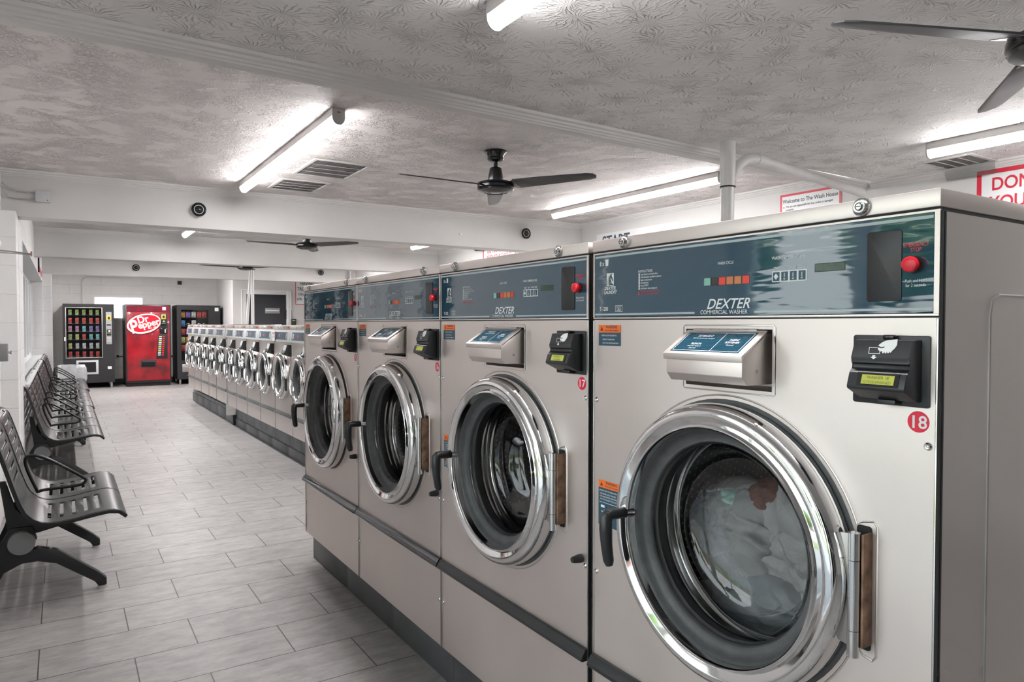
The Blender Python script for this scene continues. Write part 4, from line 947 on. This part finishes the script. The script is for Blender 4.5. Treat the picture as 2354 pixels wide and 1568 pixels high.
v = vent(3.55, 3.90, 2.10, 2.42, ZC1, 'small ceiling vent by the right wall with a clear plastic deflector', 9, 'side register vents')
b = MB(); P = [(.30, -.012), (.31, -.05), (.345, -.075)]
A = [(x_, z_) for x_, z_ in P]; b.prism([(.298, -.008), (.303, -.050), (.330, -.085), (.332, -.083), (.306, -.049), (.301, -.008)], 'y', .0, .30); b.build('air_deflector', 'clear', v)
v = vent(3.45, 3.88, 8.3, 8.8, ZC2, 'ceiling vent with a clear deflector beyond the first deep beam, near the red sign', 9, 'side register vents')
b = MB(); b.prism([(.33, -.008), (.34, -.060), (.40, -.11), (.403, -.107), (.344, -.058), (.334, -.008)], 'y', 0, .46); b.build('air_deflector', 'clear', v)
# ================================================================== PIPES AND POLES
t = thing('support_pipe', 'thick white painted vertical pipe rising behind washer 18 with a side elbow', 'pipe', (2.105, 2.75, 0))
b = MB(); b.lathe([(0, .0), (.0375, 0), (.0375, 2.165), (.0425, 2.165), (.0435, 2.175), (.0435, 2.42), (0, 2.42)], (0, 0, 0), 'z', 40); b.build('pipe', 'white_paint', t)
b = MB(); b.lathe([(.039, 2.158), (.0440, 2.158), (.0440, 2.166), (.039, 2.166)], (0, 0, 0), 'z', 40); b.build('joint_gasket', 'blackm', t)
pp = [(.03, 0, 2.20), (.062, 0, 2.255), (.10, 0, 2.305), (.15, 0, 2.338), (.21, 0, 2.352), (.27, 0, 2.352)]
b = MB(); b.tube(pp, .030, 20); b.build('elbow', 'white_paint', t, smooth=60)
b = MB(); b.tube([(.255, 0, 2.353), (.34, 0, 2.348)], .0335, 20); b.build('coupling', 'white_paint', t)
b = MB(); b.tube([(.30, 0, 2.350), (.9, .02, 2.310), (1.40, .02, 2.272)], .0295, 20); b.build('side_run', 'white_paint', t, smooth=60)
b = MB(); b.lathe([(0, 0), (.026, 0), (.026, 2.52), (0, 2.52)], (1.60, 12.5, 0), 'z', 16); o = b.build('white_pole', 'white_paint'); tag(o, 'straight white vertical pole in front of the dark restroom door', 'pole')
b = MB(); b.tube([(1.555, 12.35, 2.5), (1.46, 12.35, 1.2), (1.44, 12.35, 0)], .023, 14); o = b.build('white_pole', 'white_paint'); tag(o, 'slanting white pole leaning left beside the straight pole', 'pole')
b = MB(); b.lathe([(0, 0), (.045, 0), (.045, 2.52), (0, 2.52)], (2.72, 10.9, 0), 'z', 16); o = b.build('white_pole', 'white_paint'); tag(o, 'white pole showing below the second beam, above washer 15', 'pole')
# conduit on the back wall
b = MB(); b.tube([(-.78, 18.085, 0.2), (-.78, 18.085, 2.28), (-.765, 18.085, 2.36), (-.70, 18.085, 2.40), (.2, 18.085, 2.41)], .011, 8); o = b.build('wall_conduit', 'white_paint', smooth=60); tag(o, 'thin painted conduit bending along the top of the back wall', 'conduit')
# ================================================================== BEAM FIXTURES
def eye(x, y, z, label):
    t = thing('wall_speaker', label, 'speaker', (x, y, z), 'round black eye fixtures on the beams')
    b = MB(); b.lathe([(.052, 0), (.054, -.030), (.048, -.034)], (0, 0, 0), 'y', 32); b.build('white_collar', 'frame_al', t)
    b = MB(); b.lathe([(.052, -.028), (.058, -.036), (.058, -.048), (.048, -.054), (.040, -.046), (.036, -.044)], (0, 0, 0), 'y', 32); b.build('black_ring', 'fan', t)
    b = MB(); b.lathe([(.040, -.042), (.038, -.050), (.034, -.050), (.032, -.042)], (0, 0, 0), 'y', 32); b.build('grey_ring', 'lgrey', t)
    b = MB(); b.lathe([(.036, -.040), (.028, -.052), (.016, -.060), (0, -.064)], (0, 0, 0), 'y', 32); b.build('dome', 'blackg', t)
eye(-.174, 6.42, 2.328, 'round black fixture on the first deep beam, above the aisle'); eye(3.136, 6.42, 2.358, 'round black fixture at the right end of the first deep beam')
eye(-.057, 13.85, 2.348, 'round black fixture on the last beam, above the drinks machines'); eye(3.20, 13.85, 2.392, 'round black fixture at the right end of the last beam, over washer 15')
t = thing('junction_box', 'painted metal junction box with two cables at the left end of the first beam', 'junction box', (-1.262, 6.42, 2.332))
b = MB(); b.box(-.046, .046, -.045, 0, -.042, .042, .003); b.build('box', 'lgrey', t)
b = MB(); b.disc((.03, -.0455, -.028), .004, 'y', 10); b.build('knockout', 'blackm', t, smooth=0)
for z0, sag in ((.024, .008), (-.024, -.012)):
    b = MB(); b.tube([(-.046, -.024, z0), (-.09, -.022, z0 - .002 + sag * .2), (-.16, -.016, z0 + sag * .3), (-.21, -.02, z0 + .012 + sag), (-.245, -.06, z0 + .05)], .0055, 8); b.build('flexible_cable', 'cable', t, smooth=60)
b = MB(); b.box(-.03, 0, -.012, 0, -.004, .004); o = b.build('beam_tab', 'steel_dk', loc=(2.36, 6.42, 2.30)); tag(o, 'tiny grey metal tab on the face of the first deep beam', 'tab')
# door closer arm and security camera by the left edge
t = thing('closer_arm', 'thin grey metal door closer arm sticking out at the left edge', 'door closer', (-1.45, 5.2, 1.80))
b = MB(); b.tube([(-.065, 0, .012), (.04, .0, .006), (.145, .0, -.003)], .004, 8, flat=(1.2, 1)); b.tube([(-.02, .0, -.002), (.06, 0, -.005), (.145, 0, -.009)], .003, 8); b.build('arm', 'steel_dk', t)
b = MB(); b.box(.142, .150, -.01, .01, -.018, .012, .001); b.build('arm_end', 'rust', t)
b = MB(); b.box(-.072, -.055, -.02, .02, -.02, .03, .002); b.build('bracket', 'steel_dk', t)
t = thing('security_camera', 'small round grey camera at the left edge, above the closer arm', 'camera', (-1.49, 5.35, 1.865))
b = MB(); b.lathe([(0, -.03), (.022, -.03), (.028, -.024), (.030, 0), (0, 0)], (0, 0, 0), 'y', 24); b.build('housing', 'frame_al', t)
b = MB(); b.lathe([(0, -.034), (.014, -.032), (.016, -.028)], (0, 0, 0), 'y', 20); b.build('lens', 'rust', t)
b = MB(); b.box(-.03, -.006, -.012, .012, -.012, .012, .002); b.build('mount', 'frame_al', t)
t = thing('door_lock_box', 'small grey metal box with a round knob at the left edge of the wall', 'lock box', (-1.52, 5.68, 1.18))
b = MB(); b.box(0, .066, -.03, .03, -.058, .058, .003); b.build('box', 'grey', t)
b = MB(); b.lathe([(0, .0), (.008, 0), (.008, .010), (.014, .012), (.014, .018), (0, .018)], (.066, 0, 0), 'x', 20); b.build('knob', 'steel_pl', t)
# ================================================================== SIGNS ON THE RIGHT WALL AND PARTITION
def sign(x, y0, z1, w, h, label, bw=.02, border='signr', face='x', name='wall_sign'):
    t = thing(name, label, 'sign', (x, y0, z1)); R = Vector((0, -1, 0)) if face == 'x' else Vector((1, 0, 0)); N = Vector((-1, 0, 0)) if face == 'x' else Vector((0, -1, 0))
    def bx(a0, a1, c0, c1, d0, d1):
        b = MB()
        P = [R * a + Vector((0, 0, c)) + N * d for a, c, d in ((a0, c0, d0), (a1, c1, d1))]
        b.box(P[0].x, P[1].x, P[0].y, P[1].y, P[0].z, P[1].z); return b
    bx(0, w, 0, -h, .0005, .004).build('sign_board', 'signw', t, smooth=0)
    if border:
        b = MB()
        for a0, a1, c0, c1 in ((0, w, 0, -bw), (0, w, -h, -h + bw), (0, bw, -bw, -h + bw), (w - bw, w, -bw, -h + bw)):
            p = R * a0 + Vector((0, 0, c0)) + N * .004; q = R * a1 + Vector((0, 0, c1)) + N * .0048; b.box(p.x, q.x, p.y, q.y, p.z, q.z)
        b.build('sign_border', border, t, smooth=0)
    def tx(lines, mk, nm='sign_text'):
        b = MB()
        for s_, a, c, sz, al, sx in lines: p = R * a + Vector((0, 0, c)) + N * .0052; b.text(s_, p, sz, right=R, bold=.018, align=al, sx=sx)
        b.build(nm, mk, t, smooth=0)
    return tx
tx = sign(XR, 3.735, 2.443, .548, .60, 'white sign with red border reading Welcome to The Wash House', .018)
tx([('Welcome to The Wash House', .274, -.075, .046, 'CENTER', .86), ('We are not responsible for lost, stolen or damaged', .055, -.112, .0235, 'LEFT', .86), ('property.', .055, -.138, .0235, 'LEFT', .86)], 'signt')
tx([('.', .028, -.112, .08, 'LEFT', 1)], 'signr', 'bullet')
tx = sign(XR, 2.235, 2.368, 1.1, .70, "large white sign with thick red border reading DON'T ... YOU CA at the right edge", .028)
tx([("DON'T", .085, -.135, .115, 'LEFT', .85), ('YOU CA', .075, -.255, .115, 'LEFT', .85)], 'signr')
tx = sign(XR, 8.66, 2.62 - .10, .86, .50, 'small white sign with thin red border reading DO YOU WANT, seen under the first beam', .022)
tx([('DO YOU WANT TO', .43, -.155, .10, 'CENTER', .68), ('WHEN YOUR CLOTHES', .43, -.255, .10, 'CENTER', .62)], 'signr')
tx = sign(XR, 6.13, 2.371, 1.26, .5, 'pale borderless sign with dark letters START, mostly hidden behind washer 17', .01, None)
tx([('START', .10, -.150, .17, 'LEFT', .9), ], 'signt')
tx = sign(3.30, 16.0, 2.36, .60, .56, 'white sign with red border reading HAVING TROUBLE, on the partition above washer 15', .016, 'signr', 'y')
tx([('HAVING', .27, -.105, .105, 'CENTER', .82), ('TROUBLE', .04, -.235, .105, 'LEFT', .8), ('CALL', .06, -.345, .08, 'LEFT', .8), ('678-', .035, -.455, .08, 'LEFT', .85)], 'signt')
t = thing('notice_board', 'dark framed notice with a red lower band on the left wall above the window', 'sign', (XL2, 11.5, 2.08))
b = MB(); b.box(0, .012, 0, 1.6, 0, .26, .002); b.build('board', 'signw', t); b = MB(); b.box(.012, .015, .02, 1.58, .01, .09); b.build('red_band', 'signr', t, smooth=0)
b = MB(); b.box(0, .02, -.03, 0, -.01, .27, .002); b.build('frame_edge', 'blackm', t)
t = thing('restroom_sign', 'small black sign with white figures beside the dark door', 'sign', (3.075, 15.998, 1.485))
b = MB(); b.box(0, .144, -.006, 0, 0, .2, .002); b.build('sign_board', 'navy', t)
b = MB()
for cx in (.035, .072):
    b.lathe([(0, -.0005), (.009, -.0005)], (cx, -.0065, .165), 'y', 12); b.poly([(-.013, 0), (.013, 0), (.009, .05), (-.009, .05)], (cx, -.007, .105), 1, right=(1, 0, 0)); b.poly([(-.007, 0), (.007, 0), (.007, .035), (-.007, .035)], (cx, -.007, .072), 1, right=(1, 0, 0))
b.lathe([(.012, -.0005), (.017, -.0005)], (.112, -.0065, .095), 'y', 20); b.poly([(0, 0), (.006, 0), (.006, .05), (0, .05)], (.104, -.007, .10), 1, right=(1, 0, 0)); b.box(.015, .130, -.0068, -.0062, .040, .048); b.text('RESTROOM', (.072, -.007, .018), .018, right=(1, 0, 0))
b.build('pictogram', 'white', t, smooth=0)
b = MB(); b.box(0, .11, -.07, 0, -.12, .06, .006); t = b.build('card_terminal', 'black', loc=(3.19, 16.0, 1.42)); tag(t, 'small black card terminal on the partition wall above the small washers', 'card terminal')
b = MB(); b.box(.02, .085, -.074, -.070, .012, .03); b.build('display', 'lcd', t, smooth=0)
b = MB(); b.box(0, .085, -.05, 0, 0, .085, .008); t = b.build('wall_sensor', 'blackm', loc=(1.14, 18.1, 2.29)); tag(t, 'small black square box high on the back wall above the snack machine', 'sensor')
t = thing('power_outlet', 'white outlet box between the drinks machine and the red soda machine', 'outlet', (-.16, 18.1, .58))
b = MB(); b.box(0, .10, -.035, 0, 0, .13, .006); b.build('box', 'frame_al', t); b = MB(); b.box(.03, .07, -.055, -.035, .03, .09, .008); b.build('plug', 'blackm', t)
b = MB(); b.tube([(.06, -.05, .06), (.12, -.03, .05), (.25, -.03, .05)], .008, 8); b.build('cord', 'blackm', t)
# ================================================================== VENDING MACHINES
YV = 17.25
def cabinet(nm, label, x0, x1, z0, zt, win, mk='blackm', legs=True, y=YV, depth=.78):
    """hollow box with a window opening win=(xa,xb,za,zb) in the front"""
    t = thing(nm, label, 'vending machine', (x0, y, 0)); w = x1 - x0
    b = MB()
    if win:
        xa, xb, za, zb = win
        b.box(0, w, 0, .06, z0, za); b.box(0, w, 0, .06, zb, zt); b.box(0, xa, 0, .06, za, zb); b.box(xb, w, 0, .06, za, zb)
        b.box(0, .03, .06, depth, z0, zt); b.box(w - .03, w, .06, depth, z0, zt); b.box(.03, w - .03, depth - .03, depth, z0, zt); b.box(.03, w - .03, .06, depth - .03, z0, z0 + .03); b.box(.03, w - .03, .06, depth - .03, zt - .03, zt)
    else: b.box(0, w, 0, depth, z0, zt, .006)
    b.build('cabinet', mk, t, smooth=0)
    if legs:
        for xx in (.04, w - .08):
            for yy in (.04, depth - .08):
                b = MB(); b.box(xx, xx + .04, yy, yy + .04, 0, z0, .003); b.build('leg', 'steel_dk', t)
    return t, w
items = []
SNM = {}
def colmat(c):
    k = tuple(c)
    if k not in SNM: SNM[k] = mat('printed_pack', c, .35, 0, var=.75, vscale=28)
    return SNM[k]
def pack_mesh(kind, w, h, d):
    b = MB()
    if kind == 'bag':
        n = 6
        G = []
        for side in (-1, 1):
            g = [[b.v((w * (i / n - .5) , side * d / 2 * math.sin(PI * i / n) ** .6 * math.sin(PI * j / n) ** .5, h * j / n)) for i in range(n + 1)] for j in range(n + 1)]; G.append(g)
        for g in G:
            for j in range(n):
                for i in range(n): b.f([g[j][i], g[j][i + 1], g[j + 1][i + 1], g[j + 1][i]])
    else:
        b.box(-w / 2, w / 2, -d / 2, d / 2, 0, h, .006)
    return b
def stock(mach, kind, cols, rows, xs, zs, colours, sz, y, prefix, group, cat):
    protos = {}
    for r_, z in enumerate(zs):
        for c_, x in enumerate(xs):
            cl = colours[r_][c_]
            if cl is None: continue
            if cl not in protos: o = pack_mesh(kind, *sz).build(prefix[0], colmat(cl)); protos[cl] = o
            else: o = protos[cl].copy(); COL.objects.link(o)
            o.location = (mach + x, y, z + .002); 
            rn = ['top', 'second', 'third', 'fourth', 'fifth', 'bottom'][r_] if len(zs) == 6 else ['top', 'second', 'third', 'fourth', 'fifth'][r_]
            cn = ['left end', 'second place', 'middle', 'fourth place', 'right end'][c_]
            tag(o, '%s %s in the %s, %s shelf, %s' % (COLN.get(cl, 'coloured'), prefix[1], prefix[2], rn, cn), cat, group)
RD, GN, BL, PK, YE, WH, OR_, PU, TE = (.80, .06, .05), (.34, .42, .12), (.10, .24, .50), (.80, .22, .35), (.70, .55, .18), (.85, .82, .72), (.85, .28, .08), (.28, .16, .50), (.22, .52, .62)
COLN = {RD: 'red', GN: 'green', BL: 'blue', PK: 'pink', YE: 'yellow', WH: 'white', OR_: 'orange', PU: 'purple', TE: 'turquoise'}
# --- drinks machine (left)
t, w = cabinet('drinks_machine', 'black drinks machine with six shelves of cartons, left of the red soda machine', -1.145, -.215, .12, 1.79, (.06, .70, .66, 1.70))
b = MB(); b.box(.055, .705, -.008, .0, .655, 1.705); b.build('window_glass', 'vglass', t, smooth=0)
b = MB()
for a in ((.05, .71, .645, .66), (.05, .71, 1.70, 1.715), (.045, .06, .645, 1.715), (.70, .715, .645, 1.715)): b.box(a[0], a[1], -.014, 0, a[2], a[3], .002)
b.build('window_rim', 'steel_dk', t)
zs = [1.565, 1.385, 1.215, 1.045, .855, .675]; xs = [.13, .255, .38, .505, .625]
b = MB()
for z in zs: b.box(.035, w - .2, .07, .45, z - .012, z)
b.build('shelves', 'blackm', t, smooth=0)
for z in zs:
    b = MB()
    for x in xs: b.box(x - .03, x + .03, .062, .069, z - .013, z - .003)
    b.build('price_tags', 'silver', t, smooth=0)
b = MB(); b.box(.775, .885, -.02, 0, .93, 1.62, .006); pn = b.build('payment_panel', 'grey', t)
b = MB(); b.box(.790, .870, -.032, -.02, 1.44, 1.545, .003); pr = b.build('bill_reader', 'yellow', pn); b = MB(); b.box(.812, .850, -.034, -.032, 1.462, 1.52); b.build('bill_slot', 'blackm', pr, smooth=0)
b = MB(); b.box(.79, .87, -.023, -.02, 1.33, 1.36); b.build('display', 'blackm', pn, smooth=0)
b = MB(); b.box(.790, .872, -.030, -.02, 1.12, 1.25, .003); cr = b.build('card_reader', 'black', pn); b = MB(); b.box(.80, .862, -.032, -.030, 1.165, 1.18); b.build('reader_display', 'lcd', cr, smooth=0); b = MB(); b.box(.82, .855, -.032, -.030, 1.20, 1.235); b.build('card_icon', 'white', cr, smooth=0)
for i in range(4):
    for j in range(4):
        b = MB(); b.box(.797 + j * .02, .811 + j * .02, -.024, -.02, .985 + i * .027, 1.005 + i * .027, .001); b.build('key', 'lgrey', pn)
b = MB(); b.box(.23, .63, -.012, 0, .30, .60, .003); df = b.build('delivery_frame', 'lgrey', t); b = MB(); b.box(.27, .585, -.016, -.012, .345, .56); b.build('delivery_flap', 'blackg', df, smooth=0)
b = MB(); b.box(.80, .875, -.006, 0, .40, .46); b.build('white_tag', 'signw', t, smooth=0)
b = MB(); b.box(.022, .045, -.02, 0, 1.01, 1.09, .003); b.build('door_lock', 'signw', t)
stock(-1.145, 'box', 5, 6, xs, zs, [[GN] * 5, [RD] * 5, [PK, PK, TE, PU, PU], [GN, YE, RD, TE, TE], [YE, WH, WH, WH, WH], [RD] * 5], (.062, .105, .06), YV + .11, ('drink_carton', 'drink carton', 'drinks machine'), 'drink cartons in the left vending machine', 'drink')
# --- red soda machine
M['soda'] = mat('wet_red_print', (.27, .003, .011), .28, 0, var=.65, vscale=3.5, coat=.5)
nt = M['soda'].node_tree; vv = nt.nodes.new('ShaderNodeTexVoronoi'); vv.inputs['Scale'].default_value = 26; rr = nt.nodes.new('ShaderNodeValToRGB'); rr.color_ramp.elements[0].position = .12; rr.color_ramp.elements[0].color = (1, 1, 1, 1); rr.color_ramp.elements[1].position = .2; rr.color_ramp.elements[1].color = (0, 0, 0, 1); nt.links.new(vv.outputs['Distance'], rr.inputs[0]); add_bump(M['soda'], rr.outputs[0], .004, .8)
M['maroon'] = mat('maroon_print', (.16, .006, .02), .25, 0, var=.2)
t, w = cabinet('soda_machine', 'bright red soda machine with a large cream logo, between two black machines', -.01, .885, .10, 1.79, None, 'blackm', False)
b = MB(); b.box(.02, w - .02, .03, .7, 0, .1); b.build('base', 'blackm', t, smooth=0)
b = MB(); b.box(0, w, -.03, 0, .08, 1.79, .008); b.build('door_frame', 'black', t)
b = MB(); b.box(.028, w - .028, -.045, -.03, .13, 1.765, .004); fr = b.build('graphic_front', 'soda', t)
b = MB(); b.box(.03, w - .03, -.046, -.0455, 1.62, 1.76); b.build('top_band', 'maroon', fr, smooth=0)
ang = math.radians(14); RX = Vector((math.cos(ang), 0, math.sin(ang))); UX = Vector((-math.sin(ang), 0, math.cos(ang))); lc = Vector((.362, -.047, 1.372))
def ell(a, c_, n=64, off=(0, 0)): return [(off[0] + a * math.cos(2 * PI * i / n), off[1] + c_ * math.sin(2 * PI * i / n)) for i in range(n)]
def ringpoly(b, o1, o2, o):
    n = len(o1)
    for i in range(n): j = (i + 1) % n; b.poly([o1[i], o1[j], o2[j], o2[i]], o, 1, right=RX, up=UX)
b = MB(); ringpoly(b, ell(.362, .232, off=(-.005, -.012)), ell(.335, .205), lc); b.build('logo_shadow', 'maroon', fr, smooth=0)
b = MB(); b.poly(ell(.325, .195), lc + Vector((0, -.001, 0)), 1, right=RX, up=UX); b.build('logo_field', 'red', fr, smooth=0)
b = MB(); ringpoly(b, ell(.338, .210), ell(.308, .178, off=(.006, .004)), lc + Vector((0, -.002, 0))); b.build('logo_ring', 'cream', fr, smooth=0)
b = MB(); o = lc + Vector((0, -.004, 0))
b.text('Dr', o + UX * .030 + RX * .000, .200, right=RX, up=UX, bold=.030, sx=.95)
b.text('P', o + UX * -.150 + RX * -.205, .40, right=RX, up=UX, bold=.022, sx=.75); b.text('epper', o + UX * -.085 + RX * .085, .200, right=RX, up=UX, bold=.028, sx=.90)
b.text('Est. 1885', o + UX * -.135 + RX * .15, .036, right=RX, up=UX, bold=.010); b.build('logo_lettering', 'cream', fr, smooth=0)
b = MB(); b.prism([(.640, 1.13), (.825, 1.13), (.815, .60), (.59, .60)], 'y', -.056, -.045, .003); sel = b.build('selection_panel', 'blackm', t)
for i in range(10):
    z = 1.085 - i * .045; x_ = .652 - i * .003
    b = MB(); b.box(x_, x_ + .058, -.060, -.056, z - .013, z + .013, .001); b.build('flavour_label', ['silver', 'white', 'yellow', 'white', 'silver', 'yellow', 'silver', 'yellow', 'white', 'silver'][i], sel)
    b = MB(); b.box(x_ + .078, x_ + .116, -.062, -.056, z - .013, z + .013, .002); b.build('selection_button', 'red', sel)
b = MB(); b.box(.685, .825, -.052, -.045, 1.14, 1.60, .003); cs = b.build('coin_panel', 'black', t)
b = MB(); b.box(.700, .790, -.062, -.052, 1.475, 1.575, .003); br_ = b.build('bill_reader', 'yellow', cs); b = MB(); b.box(.725, .768, -.064, -.062, 1.495, 1.552); b.build('bill_slot', 'blackm', br_, smooth=0)
b = MB(); b.box(.70, .79, -.058, -.052, 1.32, 1.45, .003); cr = b.build('card_reader', 'blackg', cs); b = MB(); b.box(.71, .78, -.060, -.058, 1.375, 1.39); b.build('reader_display', 'lcd', cr, smooth=0); b = MB(); b.box(.74, .765, -.060, -.058, 1.41, 1.44); b.build('card_icon', 'white', cr, smooth=0)
b = MB(); b.box(.665, .815, -.056, -.052, 1.15, 1.29, .002); cn = b.build('coin_plate', 'blackg', cs); b = MB(); b.box(.765, .79, -.062, -.056, 1.165, 1.245, .003); b.build('coin_return', 'lgrey', cn)
b = MB(); b.box(.29, .585, -.058, -.045, .42, .58, .01); dp = b.build('delivery_port', 'black', t); b = MB(); b.box(.31, .565, -.060, -.058, .435, .53); b.build('port_opening', 'blackg', dp, smooth=0)
b = MB(); b.box(.725, .795, -.047, -.0455, 1.67, 1.74); b.build('inspection_sticker', 'signw', fr, smooth=0)
# --- snack machine
t, w = cabinet('snack_machine', 'black snack machine with a glass front, right of the red soda machine', 1.01, 1.925, .12, 1.79, (.09, .66, .55, 1.68))
b = MB(); b.box(.085, .665, -.008, 0, .545, 1.685); b.build('window_glass', 'vglass', t, smooth=0)
zs = [1.51, 1.31, 1.12, .935, .755]; xs = [.14, .25, .365, .48, .59]
b = MB()
for z in zs: b.box(.035, .68, .07, .5, z - .012, z)
b.build('shelves', 'blackm', t, smooth=0)
for (x, z) in ((.25, 1.31), (.48, 1.31), (.59, 1.31)):
    b = MB(); b.tube([(x + .032 * math.cos(a_), .10 + .004 * a_, z + .038 + .032 * math.sin(a_)) for a_ in [i * .45 for i in range(90)]], .004, 5); b.build('vending_spiral', 'spiral', t)
b = MB(); b.box(.72, .80, -.02, 0, 1.15, 1.30, .004); b.build('payment_panel', 'grey', t); b = MB(); b.box(.72, .85, -.024, 0, 1.20, 1.23); b.build('blue_display', mat('blue_led', (.02, .1, .5), .3, emit=1.5, ecol=(.05, .25, 1)), t, smooth=0)
b = MB(); b.box(.795, .875, -.004, 0, 1.66, 1.74); b.build('inspection_sticker', 'signw', t, smooth=0)
b = MB(); b.box(.10, .62, -.01, 0, .28, .46, .005); b.build('delivery_door', 'steel_dk', t)
stock(1.01, 'bag', 5, 5, xs, zs, [[OR_, PU, WH, RD, RD], [BL, None, WH, None, None], [RD, PU, OR_, YE, RD], [YE, OR_, PU, BL, RD], [RD, YE, WH, OR_, PU]], (.095, .135, .05), YV + .12, ('snack_bag', 'snack bag', 'snack machine'), 'snack bags in the right vending machine', 'snack')
b = MB(); b.tube([(-.13, .83, .62), (-.05, .83, .617), (.06, .80, .62)], .012, 8); b.build('power_cord', 'blackm', t)
# --- bin with bag
t = thing('trash_bin', 'grey bin lined with a white plastic bag beside the farthest bench', 'bin', (-1.02, 15.0, 0))
b = MB(); b.lathe([(0, 0), (.15, 0), (.18, .60), (.172, .60), (.145, .02), (0, .02)], (0, 0, 0), 'z', 28); b.build('bin_body', 'bin', t)
bm = MB()
pr = [(.185, .30), (.20, .36), (.195, .46), (.20, .56), (.192, .622), (.178, .622), (.172, .5)]
rings = []
for k, (r_, z) in enumerate(pr):
    ring = []
    for i in range(40):
        a = 2 * PI * i / 40; n_ = noise.noise(Vector((math.cos(a) * 2.5, math.sin(a) * 2.5, z * 6))) * .03
        ring.append(bm.v(((r_ + n_ + (.02 if math.cos(a) > .5 and k < 4 else 0)) * math.cos(a) * 1.08, (r_ + n_) * math.sin(a), z + (n_ * 2.2 if k == 0 else n_ * .3))))
    rings.append(ring)
for A, B in zip(rings, rings[1:]):
    for i in range(40): bm.f([A[i], A[(i + 1) % 40], B[(i + 1) % 40], B[i]])
bm.build('bin_bag', 'bag', t, smooth=80)
